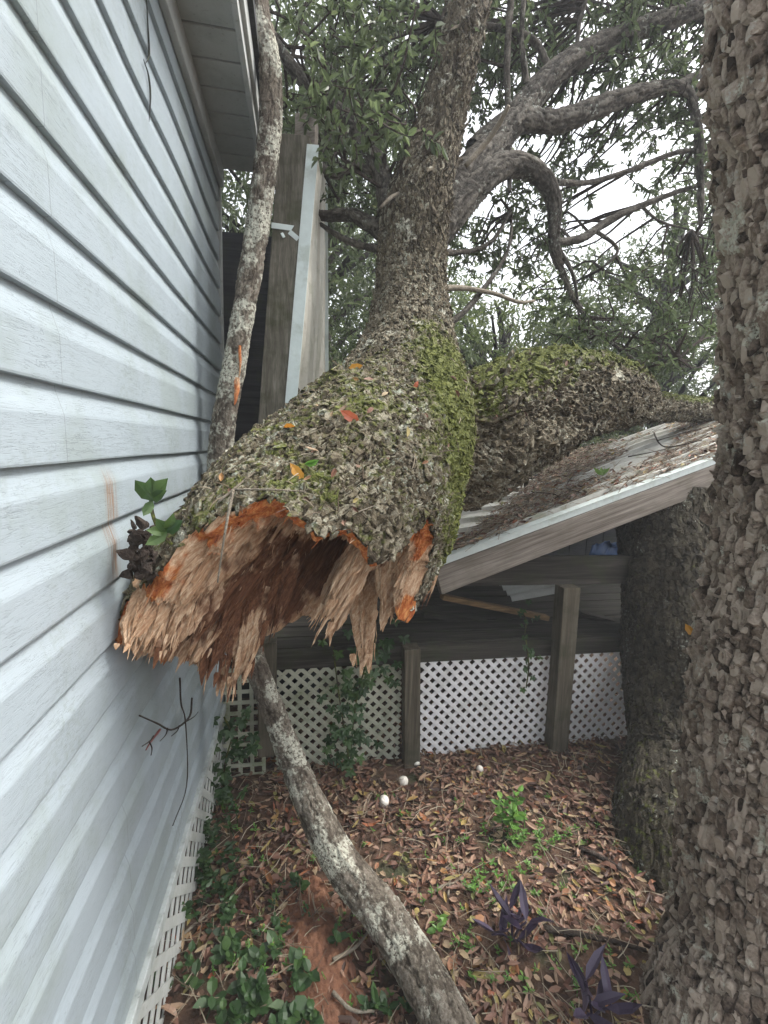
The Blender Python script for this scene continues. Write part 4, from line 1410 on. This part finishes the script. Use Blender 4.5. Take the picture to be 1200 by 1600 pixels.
# ------------------------------------------------------------------ things on the deck
q = MB()
pA, pB = W(800, 940, 2.75), W(880, 926, 2.75)
nu_, nv_ = 12, 60
uu, vv = np.meshgrid(np.linspace(0, 1, nu_), np.linspace(0, 1, nv_), indexing='ij')
V_ = pA + uu[..., None] * (pB - pA) + vv[..., None] * np.array([0.02, 0.35, 0.05]) + np.array([0, 0, 1.0]) * (np.abs(np.sin(vv * 14)) * 0.02)[..., None]
o = q.add(V_, grid_quads(nu_, nv_, False)).build('roofing_scrap', paint_material('scrap', (0.6, 0.62, 0.6), (0.2, 0.2, 0.16), .4))
sm_ = o.modifiers.new('solid', 'SOLIDIFY'); sm_.thickness = 0.004
tag(o, 'pale corrugated roofing scrap on the dark deck behind the post', 'roofing scrap')
def plank(a_, b_, w_, t_, label, m=M_DECK):
    o = MB().beam(a_, b_, w_, t_, (0, 0, 1)).build('broken_plank', m, None, bevel=0.002)
    tag(o, label, 'plank', 'broken planks on the porch')
M_PLANK = weathered_wood('plank_wood', (0.1, 0.06, 0.03), (0.22, 0.14, 0.07), (0.34, 0.23, 0.12), (1, 0, 0))
plank(W(690, 932, 2.55), W(855, 965, 2.6), 0.03, 0.05, 'long yellowish broken plank lying across the dark deck', M_PLANK)
plank(W(660, 958, 2.7), W(790, 975, 2.7), 0.03, 0.07, 'dark plank lying flat nearer the splintered wood')
plank(W(905, 958, 2.65), W(975, 975, 2.6), 0.03, 0.08, 'short grey plank on the deck right of the middle post')
q = MB()
uu, vv = np.meshgrid(np.linspace(0, 1, 16), np.linspace(0, 1, 12), indexing='ij')
tA, tB = W(925, 853, 3.2), W(975, 840, 3.2)
V_ = tA + uu[..., None] * (tB - tA) + np.array([0, .05, -0.16]) * vv[..., None]
V_ = V_ + (fbm(V_ * 14, 3, 2) - .5)[..., None] * 0.08
o = q.add(V_, grid_quads(16, 12, False)).build('tarp', M_TARP, None, True)
o.modifiers.new('solid', 'SOLIDIFY').thickness = 0.003
tag(o, 'blue tarp hanging in shadow under the roof beam', 'tarp')

# ------------------------------------------------------------------ ground details
def ground_pts(n, x0, x1, y0, y1):
    x = RNG.uniform(x0, x1, n)
    y = RNG.uniform(y0, y1, n)
    return x, y, ground_z(x, y)


def inside_obs(x, y):
    return (np.hypot(x - fp[1][0], y - fp[1][1]) < 0.33) | (np.hypot(x - sp2[1][0], y - sp2[1][1]) < 0.3)


random.seed(50)
lt = MB()
n = 24000
x, y, z = ground_pts(n, -0.45, 2.7, 0.6, 3.0)
soilc = WGR(500, 1500)
keep = ~inside_obs(x, y)
sd_ = np.hypot((x - soilc[0]) / 0.1, (y - soilc[1]) / 0.3) + (fbm(np.stack([x * 14, y * 14, x * 0], -1), 3, 4) - .5) * 1.2
keep &= (sd_ > 1) | (RNG.uniform(0, 1, n) < 0.2)
bare = fbm(np.stack([x * 3.5, y * 3.5, x * 0], -1), 4, 99)
keep &= RNG.uniform(0, 1, n) < 0.25 + 0.75 * sstep(.40, .52, bare)
x, y, z = x[keep], y[keep], z[keep]
n = len(x)
ang = RNG.uniform(0, 2 * np.pi, n)
dd = np.stack([np.cos(ang), np.sin(ang), RNG.normal(0, .14, n)], -1)
nn = nrm(np.array([0, 0, 1.0]) + RNG.normal(0, .24, (n, 3)))
leaves_curled(lt, np.stack([x, y, z + RNG.uniform(0.0, 0.022, n)], -1), nrm(dd), nn, np.clip(RNG.lognormal(-3.25, .42, n), .012, .085), np.clip(RNG.lognormal(-4.1, .32, n), .006, .034), RNG.uniform(0, 1, n) ** (1.25 - .5 * sstep(1.9, 1.2, y) * sstep(.1, .6, x)))
tag(lt.build('leaf_litter', M_LITTER), 'brown and russet fallen oak leaves covering the ground', 'leaf litter', None, 'stuff')
tw = MB()
for _ in range(1900):
    px_, py_ = random.uniform(-0.4, 1.9), .7 + 2.2 * random.random() ** 1.5
    a_ = random.uniform(0, math.pi)
    ln = random.uniform(.03, .14)
    z_ = float(ground_z(np.array(px_), np.array(py_))) + random.uniform(.015, .04)
    p0 = np.array([px_, py_, z_])
    d_ = np.array([math.cos(a_), math.sin(a_), random.uniform(-.1, .15)]) * ln
    simple_tube(tw, [p0, p0 + d_ * .5 + RNG.normal(0, ln * .07, 3), p0 + d_], [.0017, .0015, .001], ns=4, nv=4, cap=False, rnd=random.random())
tag(tw.build('twig_litter', M_STRAW), 'fine dry twigs and straw scattered through the leaves', 'twigs', None, 'stuff')

# red clay mound
q = MB()
gx, gy = np.meshgrid(np.linspace(-1, 1, 70), np.linspace(-1, 1, 110), indexing='ij')
rr = np.hypot(gx, gy)
X_ = soilc[0] + gx * 0.13 + gy * -0.05; Y_ = soilc[1] + gy * 0.38
hh = 0.028 * np.clip(1 - rr ** 2, -0.6, 1) + (fbm(np.stack([X_ * 30, Y_ * 30, X_ * 0], -1), 5, 61, .65) - .5) * 0.05 - 0.002
q.add(np.stack([X_, Y_, ground_z(X_, Y_) + hh], -1), grid_quads(70, 110, False))
tag(q.build('bare_soil', soil_material(), None, True), 'strip of bare red clay', None, None, 'structure')


def stick(pts_, r0, label, m=M_TWIG_PALE, name='fallen_stick', grp='sticks on the ground', cat='stick'):
    q = MB()
    pts_ = np.array(pts_)
    C = simple_tube(q, pts_, np.linspace(r0, r0 * .5, len(pts_)), ns=22, nv=8, rough=.5)
    o = q.build(name, m, None, True)
    tag(o, label, cat, grp)
    return o


def gp(px, py, h=0.012):
    return WGR(px, py, h)


stick([gp(275, 1470), gp(310, 1440), gp(345, 1415)], .006, 'pale straight stick on dark ground beside the siding')
stick([gp(300, 1520), gp(320, 1480), gp(335, 1450)], .004, 'thin short stick nearest the lattice skirt at lower left')
stick([gp(520, 1500, .03), gp(555, 1480, .03), (gp(580, 1450, .04))], .007, 'forked grey stick against the underside of the leaning trunk')
stick([gp(520, 1550, .03), gp(550, 1578, .03), gp(585, 1580, .03)], .007, 'curved pale stick lying on the red clay')
stick([gp(655, 1410), gp(690, 1385), gp(712, 1378), gp(735, 1355)], .006, 'bent bare stick right of the leaning trunk')
stick([gp(700, 1400), gp(705, 1360), gp(700, 1340)], .005, 'short upright-pointing stick among yellow leaves')
stick([gp(905, 1325, .02), gp(950, 1345, .02), gp(985, 1370, .02)], .012, 'thick brown stick lying at the foot of the dark trunk', M_TWIG)
stick([gp(850, 1450, .02), gp(930, 1465, .02), gp(1010, 1485, .02)], .012, 'brown branch in the leaves left of the big oak base', M_TWIG)
stick([gp(400, 1280), gp(430, 1300), gp(470, 1305)], .004, 'thin dark twig in shade left of the leaning trunk', M_TWIG)
stick([gp(340, 1225), gp(385, 1235), gp(430, 1232)], .004, 'dark twig lying near the mossy post by the house', M_TWIG)

# eggshell-white caps
for i, (px, py, s, lab) in enumerate([(651, 1192, .017, 'white rounded shell nearest the foot of the left porch post'), (630, 1221, .019, 'bright white shell, middle of the three in a row on the leaves'),
                          (600, 1252, .020, 'large white shell with orange leaf beside it, nearest the leaning trunk'), (750, 1202, .015, 'small white shell lying alone in front of the lattice panel')]):
    q = MB()
    a_, b_ = np.meshgrid(np.linspace(0.05, 2.1, 12), np.linspace(0, 2 * np.pi, 20, endpoint=False), indexing='ij')
    V_ = np.stack([np.sin(a_) * np.cos(b_), np.sin(a_) * np.sin(b_) * (1 + .15 * math.sin(i)), np.cos(a_) * 1.15], -1)
    V_ *= (1 + .12 * (fbm(V_ * 2 + i, 2, i) - .5))[..., None]
    V_ = V_ @ np.array(Matrix.Rotation(random.uniform(.3, 1.2), 3, 'X') @ Matrix.Rotation(i * 1.7, 3, 'Z'))
    o = q.add(V_ * s * 1.25 + gp(px, py, s * .9), grid_quads(12, 20)[:, ::-1]).build('eggshell', M_EGG, None, True)
    o.modifiers.new('solid', 'SOLIDIFY').thickness = 0.0015
    tag(o, lab, 'eggshell', 'white shells on the leaves')


# plants
def leaf_stem(lmb, smb, base, top, n, L, wr=0.5, whorl=True, rnd=.5, r=.0025):
    base, top = np.asarray(base, float), np.asarray(top, float)
    simple_tube(smb, [base, (base + top) / 2 + RNG.normal(0, .008, 3), top], [r, r * .8, r * .5], ns=6, nv=5, cap=False, moss=1)
    for i in range(n):
        f = 0.25 + 0.75 * (i + 1) / n
        p = base * (1 - f) + top * f
        a0 = i * 2.4 + random.uniform(-.4, .4)
        for q_ in ((0, math.pi) if whorl else (0,)):
            dd = nrm(np.array([[math.cos(a0 + q_), math.sin(a0 + q_), random.uniform(0.0, .5)]]))
            nn = nrm(np.array([[0, 0, 1.0]]) + RNG.normal(0, .25, (1, 3)))
            l_ = L * random.uniform(.5, 1.2) * (1.1 - .35 * f)
            leaves_curled(lmb, p[None], dd, nn, np.array([l_]), np.array([l_ * wr]), np.array([np.clip(rnd + random.uniform(-.3, .3), 0, 1)]), .1)


M_STEM = leaf_material('stem_green', [(0, (.06, .11, .03)), (1, (.1, .16, .05))], .1)


def plant(name, spots, label, cat, m, L, n, h, wr=.5, grp=None, spread=.04, jit=.3):
    b = gp(*spots[0], 0.0)
    cover = len(spots) > 3                     # uncountable ground cover is one object
    t = None if cover else empty(name, b, label, cat, grp)
    l_, s_2 = MB(), MB()
    for (px, py) in spots:
        p = gp(px, py, 0.0)
        top = p + np.array([random.uniform(-spread, spread), random.uniform(-spread, spread), h * random.uniform(1 - jit, 1 + jit)])
        leaf_stem(l_, s_2, p, top, n, L, wr)
    if cover:
        l_.add(np.concatenate(s_2.v), np.concatenate(s_2.q), rnd=.3)
        return tag(l_.build(name, m), label, cat, grp, 'stuff')
    l_.build('leaves', m, t)
    s_2.build('stems', M_STEM, t)
    return t


def spots_in(px, py, sx, sy, n):
    return [(random.gauss(px, sx), random.gauss(py, sy)) for _ in range(n)]


random.seed(60)
plant('leafy_weed', [(785, 1300), (795, 1302), (790, 1310)], 'upright green weed with broad serrated leaves in middle of the yard', 'weed', M_LEAF_BRIGHT, .062, 8, .2, .6)
for i, (px, py, sx, n_, lab) in enumerate([(830, 1318, 28, 26, 'patch of bright green low herbs at the foot of the upright weed'), (780, 1385, 30, 16, 'lower patch of bright green herbs behind the purple plant'),
                          (1030, 1375, 10, 5, 'small green sprig at the base of the big oak'), (845, 1250, 12, 0, '')]):
    if n_: plant('green_herb', spots_in(px, py, sx, 12, n_), lab, 'herb', M_LEAF_BRIGHT, .026, 5, .045, .45, 'bright green herbs')
plant('seedling', [(672, 1448), (680, 1452)], 'seedling with three wide pale green leaves beside the leaning trunk', 'seedling', M_LEAF_BRIGHT, .055, 2, .04, .55)
plant('ivy_patch', spots_in(405, 1510, 55, 50, 22), 'large dark green vine patch on the ground at the bottom left', 'ground vine', M_LEAF_VINE, .055, 3, .05, .75, 'ground vines')
plant('ivy_patch', spots_in(325, 1330, 26, 85, 44), 'bluish vine growing along the foot of the siding', 'ground vine', M_LEAF_VINE, .038, 5, .11, .7, 'ground vines')
plant('ivy_patch', spots_in(405, 1440, 60, 30, 14), 'thin vine leaves between siding and red clay', 'ground vine', M_LEAF_VINE, .03, 3, .04, .6, 'ground vines')
plant('ivy_patch', spots_in(600, 1590, 14, 10, 5), 'dark leaf cluster beside the red clay at the bottom edge', 'ground vine', M_LEAF_VINE, .05, 3, .06, .6, 'ground vines')
plant('ivy_patch', spots_in(425, 1590, 40, 14, 12), 'dark vine leaves along the bottom edge at left', 'ground vine', M_LEAF_VINE, .06, 3, .05, .8, 'ground vines')
sb_ = MB()
ss_ = MB()
for i in range(170):
    p_ = gp(random.uniform(330, 1000), random.uniform(1230, 1590), 0.0)
    if inside_obs(p_[0], p_[1]): continue
    leaf_stem(sb_, ss_, p_, p_ + np.array([random.uniform(-.01, .01), random.uniform(-.01, .01), random.uniform(.02, .04)]), 3, random.uniform(.014, .026), .45)
sb_.add(np.concatenate(ss_.v), np.concatenate(ss_.q) , rnd=.2)
tag(sb_.build('ground_sprouts', M_LEAF_BRIGHT), 'tiny green sprouts poking up through the dead leaves', 'sprouts', None, 'stuff')


# purple plants
def purple(px, py, stems, label):
    b = gp(px, py, 0)
    t = empty('purple_plant', b, label, 'plant', 'purple plants')
    l_, s_2 = MB(), MB()
    for (dx, dy, dz, n_) in stems:
        top = b + np.array([dx, dy, dz])
        simple_tube(s_2, [b, (b + top) / 2 + np.array([0, 0, .015]), top], [.004, .004, .003], ns=8, nv=6)
        for q_ in range(n_):
            f = 0.35 + .65 * q_ / max(1, n_ - 1)
            p = b * (1 - f) + top * f
            a_ = q_ * 2.3 + dx * 20
            dd = nrm(np.array([[math.cos(a_) * .8 + dx * 3, math.sin(a_) * .8 + dy * 3, .35 + .5 * f]]))
            leaves_curled(l_, p[None], dd, nrm(np.array([[0, 0, 1.0]]) + RNG.normal(0, .3, (1, 3))), np.array([random.uniform(.1, .14)]), np.array([.034]), np.array([random.random()]), .35)
    l_.build('leaves', M_LEAF_PURPLE, t)
    s_2.build('stems', M_LEAF_PURPLE, t)


purple(800, 1470, [(0.0, .02, .10, 4), (-.08, 0, .04, 4), (.05, .0, .07, 4), (.02, -.06, .04, 3)], 'purple plant with pointed leaves in the middle of the yard')
purple(925, 1590, [(-.02, .02, .11, 4), (.05, -.02, .05, 4), (-.05, -.03, .05, 3)], 'purple plant at the bottom edge beside the big oak')

# vines on the lattice and by the house
def vine(name, pl, n, L, label, m=M_LEAF_VINE, spread=.05, palm=True, grp=None, base=None):
    P = np.array([W(*p) for p in pl])
    t = empty(name, P[0], label, 'vine', grp)
    l_, s_2 = MB(), MB()
    C = simple_tube(s_2, P, [.004] * len(P), ns=len(P) * 6, nv=5, moss=.6)
    for _ in range(n):
        c = C[random.randrange(len(C))] + RNG.normal(0, spread, 3) * np.array([1, .3, 1])
        k_ = 5 if palm else 1
        nrm_ = nrm(np.array([0.1, -1.0, .5]) + RNG.normal(0, .35, 3))
        s0_ = nrm(np.cross(nrm_, [0, 0, 1.0]))
        u0 = np.cross(s0_, nrm_)
        rl = random.uniform(.2, .9)
        for q_ in range(k_):
            a_ = (q_ - (k_ - 1) / 2) * 0.95 + math.pi / 2 + math.pi + random.uniform(-.1, .1)
            dd = (s0_ * math.cos(a_) + u0 * math.sin(a_))[None]
            l0 = L * random.uniform(.8, 1.15) * (1 - .12 * abs(q_ - (k_ - 1) / 2))
            leaves_curled(l_, c[None], dd, nrm_[None], np.array([l0]), np.array([l0 * .55]), np.array([rl]), .1)
    l_.build('leaves', m, t)
    s_2.build('stem', M_TWIG, t)


random.seed(70)
vine('creeper', [(548, 1185, 2.25), (552, 1130, 2.24), (560, 1080, 2.24), (575, 1030, 2.26), (590, 990, 2.3)], 60, .045, 'leafy creeper climbing the lattice left of the left post', spread=.07, grp='creepers')
vine('creeper', [(545, 1190, 2.2), (540, 1150, 2.2), (530, 1090, 2.22), (520, 1010, 2.28)], 34, .04, 'darker creeper on the lattice behind the hanging splinters', spread=.06, grp='creepers')
vine('creeper', [(350, 1235, 2.1), (352, 1190, 2.1), (362, 1150, 2.1), (350, 1120, 2.12)], 30, .05, 'rounded vine leaves at the foot of the house corner', spread=.06, grp='creepers')
vine('creeper', [(822, 1075, 2.3), (826, 1040, 2.3), (822, 1000, 2.3)], 10, .032, 'small dark vine hanging over the white lattice', spread=.03, grp='creepers')
vine('creeper', [(820, 990, 2.42), (822, 970, 2.45), (815, 955, 2.5)], 8, .03, 'little vine on the deck above the lattice', spread=.04, grp='creepers')
# creeper squeezed between trunk and siding
vine('creeper', [(268, 850, 1.02), (250, 830, 1.0), (238, 800, .99), (236, 765, 1.0)], 0, .05, 'broad-leaved green creeper squeezed between trunk and siding', grp='creepers')
cre = [o for o in bpy.data.objects if o.get('label', '').startswith('broad-leaved')][0]
l_ = MB()
for (px, py, ax_, Ls) in [(238, 782, [(212, 752), (262, 750), (225, 805), (258, 768), (236, 748)], .04), (262, 832, [(230, 850), (245, 812), (285, 815), (270, 808), (232, 828)], .045)]:
    c = W(px, py, 0.97)
    for (tx, ty) in ax_:
        tp = W(tx, ty, 0.95)
        dd = tp - c
        leaves_curled(l_, c[None], nrm(dd)[None], nrm(np.array([[.1, -1, .5]]) + RNG.normal(0, .15, (1, 3))), np.array([np.linalg.norm(dd) * 1.1]), np.array([np.linalg.norm(dd) * .62]), np.array([random.uniform(.5, 1)]), .1)
l_.build('leaves', M_LEAF_VINE, cre)
# bark debris against siding under the creeper
q = MB()
for i in range(60):
    p = W(random.uniform(203, 240), random.uniform(825, 900), random.uniform(.99, 1.06))
    shard(q, p, p + RNG.normal(0, .014, 3), random.uniform(.01, .026), .012, 700 + i, 1, 0, nl=7, ncs=7)
tag(q.build('bark_debris', M_TWIG), 'crumpled dark bark scraps wedged against the siding by the creeper', 'bark scraps')

# ------------------------------------------------------------------ twigs and leaves on the trunk, roof litter
from mathutils.bvhtree import BVHTree
def bvh_of(objs):
    vs, fs = [], []
    for o in objs:
        me = o.data
        off = len(vs)
        R0 = root_loc(o.parent) if o.parent else np.zeros(3)
        co = np.empty(len(me.vertices) * 3, np.float32); me.vertices.foreach_get('co', co)
        vs += [tuple(v) for v in (co.reshape(-1, 3) + R0)]
        fs += [tuple(v + off for v in p.vertices) for p in me.polygons]
    return BVHTree.FromPolygons(vs, fs)


roof_sheet = [o for o in bpy.data.objects if o.name.startswith('roof_sheet') and o.parent is roof][0]
BT = bvh_of([trunk])
BR_ = bvh_of([roof_sheet])


def hit(px, py, bt=None, lift=.006):
    d_ = R2 * ((px - 600) / FPX) + U2 * (-(py - 800) / FPX) + Fv
    d_ = nrm(d_)
    h = (bt or BT).ray_cast(Vector(CAM), Vector(d_))
    if h[0] is None: return None, None
    return np.array(h[0]) - d_ * lift, np.array(h[1])


def stuck_leaf(px, py, L, ang, m, label, bt=None, wr=.5):
    p, n_ = hit(px, py, bt, .014)
    if p is None: return
    view = nrm(p - CAM)
    if n_ @ view > 0: n_ = -n_
    n_ = nrm(n_ * .5 - view * .5)
    s0_ = nrm(np.cross(view, [0, 0, 1.0])); u0 = np.cross(s0_, view)
    dd = s0_ * math.cos(ang) + u0 * math.sin(ang)
    q = MB()
    leaves_curled(q, (p - dd * L / 2)[None], dd[None], n_[None], np.array([L]), np.array([L * wr]), np.array([.5]), .3)
    tag(q.build('fallen_leaf', m), label, 'leaf', 'coloured leaves on the trunks')


stuck_leaf(464, 738, .052, 2.2, M_ORANGE_LEAF, 'bright orange leaf lying on the trunk near the break')
stuck_leaf(547, 651, .06, 2.6, M_RED_LEAF, 'red leaf on the mossy top of the trunk')
stuck_leaf(735, 566, .055, .1, M_ORANGE_LEAF, 'tan orange leaf in the fork of the trunk', wr=.7)
stuck_leaf(452, 668, .03, .1, M_ORANGE_LEAF, 'small dull orange leaf near the trunk edge')
stuck_leaf(556, 573, .045, .2, M_ORANGE_LEAF, 'faded yellow leaf high on the trunk below the stem')
stuck_leaf(487, 722, .035, .3, M_LEAF_BRIGHT, 'small green leaf beside the bright orange leaf')
stuck_leaf(650, 602, .03, 1.2, M_RED_LEAF, 'small pinkish red leaf near the fork')
BF = bvh_of([o for o in bpy.data.objects if o.parent is st_t and o.name.startswith('trunk')])
stuck_leaf(1078, 984, .07, 2.3, M_ORANGE_LEAF, 'yellow leaf caught on the dark trunk under the roof', BF, .6) if False else None
BFf = bvh_of([o for o in bpy.data.objects if o.parent in (ft, st_t)])
stuck_leaf(1078, 984, .045, 2.3, M_ORANGE_LEAF, 'single yellow leaf caught on bark between the two right trunks', BFf, .6)


def surf_twig(pl, r0, label, bt=None, lift=.012, m=M_TWIG_PALE, grp='twigs lying on the trunk'):
    P = []
    for (px, py, *Y) in pl:
        if Y: P.append(W(px, py, Y[0])); continue
        h, _ = hit(px, py, bt, lift)
        if h is not None: P.append(h)
    if len(P) < 2: return
    stick(P, r0, label, m, 'twig', grp, 'twig')


surf_twig([(368, 765), (420, 765), (478, 768)], .0028, 'pale thin twig lying straight across the trunk edge')
surf_twig([(340, 785), (368, 762), (398, 738), (418, 728)], .003, 'pale twig running uphill along the trunk edge')
surf_twig([(364, 765, .93), (352, 830, .91), (340, 910, .92)], .0032, 'pale bare twig hanging down over the torn wood')
surf_twig([(560, 800), (585, 790)], .002, 'tiny twig on lichen right of the trunk break')
surf_twig([(705, 560), (730, 590), (728, 610)], .003, 'curved pale twig in the mossy fork')
random.seed(81)
cl, cs = MB(), MB()
for _ in range(230):
    px, py = random.uniform(300, 960), random.uniform(545, 830)
    p, n_ = hit(px, py, BT, .004)
    if p is None or n_[2] < .25: continue
    t0 = nrm(np.cross(n_, rdir(1)[0]))
    if random.random() < .6:
        ln = random.uniform(.015, .06)
        simple_tube(cs, [p + n_ * .004, p + t0 * ln * .5 + n_ * .01, p + t0 * ln + n_ * .006], [.0012, .0011, .0007], ns=4, nv=4, cap=False, rnd=random.random())
    else:
        L_ = random.uniform(.015, .035)
        leaves_curled(cl, (p + n_ * .006)[None], t0[None], n_[None], np.array([L_]), np.array([L_ * .45]), np.array([random.random()]), .3)
cl.build('crumbs', M_LITTER)
o = bpy.data.objects['crumbs']; o.name = 'trunk_leaf_litter'
tag(o, 'small dead leaf scraps caught in the bark of the fallen trunk', 'leaf litter', None, 'stuff')
tag(cs.build('trunk_straw', M_STRAW), 'bits of straw lying on top of the fallen trunk', 'straw', None, 'stuff')
# vine twig on the wall
stick([WX(300, 1090, WALLX + .03), WX(296, 1120, WALLX + .03), WX(270, 1140, WALLX + .028), WX(245, 1130, WALLX + .028), WX(218, 1118, WALLX + .02)], .0035, 'dark curled vine stem clinging low on the siding', M_TWIG, 'vine_stem', None, 'vine')
stick([WX(250, 1140, WALLX + .03), WX(235, 1160, WALLX + .03), WX(228, 1172, WALLX + .028)], .003, 'reddish vine tendril hanging on the siding', leaf_material('red_stem', [(0, (.25, .08, .07)), (1, (.3, .1, .08))], .1), 'vine_stem', None, 'vine')
stick([W(281, 1060, 1.25), WX(283, 1100, WALLX + .04), WX(290, 1130, WALLX + .035), WX(292, 1225, WALLX + .03), WX(270, 1290, WALLX + .02)], .0028, 'long thin vine stem running down the siding', M_TWIG, 'vine_stem', None, 'vine')

for i_, (a_, b_) in enumerate([((262, 1138), (250, 1158)), ((280, 1134), (268, 1150)), ((240, 1150), (222, 1166)), ((233, 1158), (236, 1180)), ((290, 1128), (310, 1112))]):
    stick([WX(*a_, WALLX + .03), WX((a_[0] + b_[0]) / 2 + 3, (a_[1] + b_[1]) / 2, WALLX + .035), WX(*b_, WALLX + .028)], .002,
          ['short tendril under the curled vine stem', 'second tendril nearer the broken trunk', 'reddish tendril end pointing left on the siding', 'reddish tendril hanging straight down', 'thin tendril reaching up towards the splinters'][i_], M_TWIG, 'vine_stem', None, 'vine')
# debris on the roof
rb_, rt_ = MB(), MB()
random.seed(90)
cnt = 0
for _ in range(11000):
    u_, v_ = random.uniform(-0.05, 1.2), random.uniform(0.0, 1.05) ** 1.0
    nz = float(fbm(np.array([u_ * 3.2, v_ * 5, 0.0]), 3, 77))
    prob = sstep(.38, .58, nz) * 0.9 + 0.9 * math.exp(-(u_ / .25) ** 2)
    if random.random() > prob: continue
    p = FL + rk * u_ + bk * v_ + nrmal * random.uniform(.01, .035)
    a_ = random.uniform(0, 2 * math.pi)
    t0 = nrm(nrm(rk) * math.cos(a_) + nrm(bk) * math.sin(a_) + nrmal * random.uniform(-.1, .35))
    if random.random() < .62:
        ln = random.uniform(.04, .14)
        simple_tube(rt_, [p, p + t0 * ln * .5 + RNG.normal(0, .006, 3), p + t0 * ln], [.0015, .0013, .001], ns=4, nv=4, cap=False, rnd=random.random())
    else:
        L_ = random.uniform(.025, .055)
        leaves_curled(rb_, p[None], t0[None], nrm(nrmal + RNG.normal(0, .4, 3))[None], np.array([L_]), np.array([L_ * .42]), np.array([random.random()]), .3)
tag(rb_.build('roof_leaf_litter', M_LITTER), 'dead leaves scattered over the sloping metal roof', 'leaf litter', None, 'stuff')
tag(rt_.build('roof_straw', M_STRAW), 'straw and fine twigs piled on the sloping metal roof', 'straw', None, 'stuff')


def onroof(u_, v_, h=.03): return FL + rk * u_ + bk * v_ + nrmal * h


for (pl, r0, lab) in [
    ([(.62, .75), (.7, .45), (.78, .3), (.95, .22)], .006, 'long forked dark branch across the metal roof'),
    ([(.68, .5), (.85, .48), (1.0, .42)], .004, 'side twig of dead wood on the upper roof'),
    ([(.55, .38), (.75, .3), (.93, .28)], .004, 'thin dark twig lying along the roof ribs'),
    ([(.25, .5), (.3, .25), (.42, .1)], .004, 'crooked twig near the limb on the roof'),
    ([(.1, .35), (.28, .2), (.35, .02)], .004, 'long straw-coloured twig reaching the roof edge'),
    ([(.6, .12), (.66, .02), (.72, -.06)], .003, 'thin twig overhanging the metal trim'),
]:
    stick([onroof(a_, b_, .035 + .02 * random.random()) for a_, b_ in pl], r0, lab, M_TWIG if r0 > .0035 else M_TWIG_PALE, 'twig', 'twigs on the metal roof', 'twig')
# sprig of green leaves on the roof
l_ = MB(); c = onroof(.47, .22, .05)
for i in range(6):
    a_ = i * .5 - .2
    leaves_curled(l_, c[None], nrm(nrm(rk) * math.cos(a_) + nrmal * .5 + nrm(bk) * math.sin(a_))[None], nrm(nrmal + RNG.normal(0, .4, 3))[None], np.array([.07]), np.array([.028]), np.array([.8]), .1)
tag(l_.build('leaf_sprig', M_LEAF_BRIGHT), 'fresh green leaf sprig lying on the metal roof', 'sprig')

# ------------------------------------------------------------------ pale haze volume added mostly to imitate milky lens glare
hm = bpy.data.materials.new('glare_haze')
hm.use_nodes = True
hn = hm.node_tree
for n_ in list(hn.nodes):
    if n_.type == 'BSDF_PRINCIPLED': hn.nodes.remove(n_)
pv_ = hn.nodes.new('ShaderNodeVolumePrincipled')
pv_.inputs['Color'].default_value = (0.9, 0.95, 1.0, 1)
pv_.inputs['Density'].default_value = 0.010
hn.links.new(pv_.outputs[0], hn.nodes['Material Output'].inputs['Volume'])
hz = MB().box((5, 6, 3.6), (75, 75, 6.6)).build('haze', hm)
tag(hz, 'added pale haze volume imitating lens glare over the foliage', None, None, 'stuff')
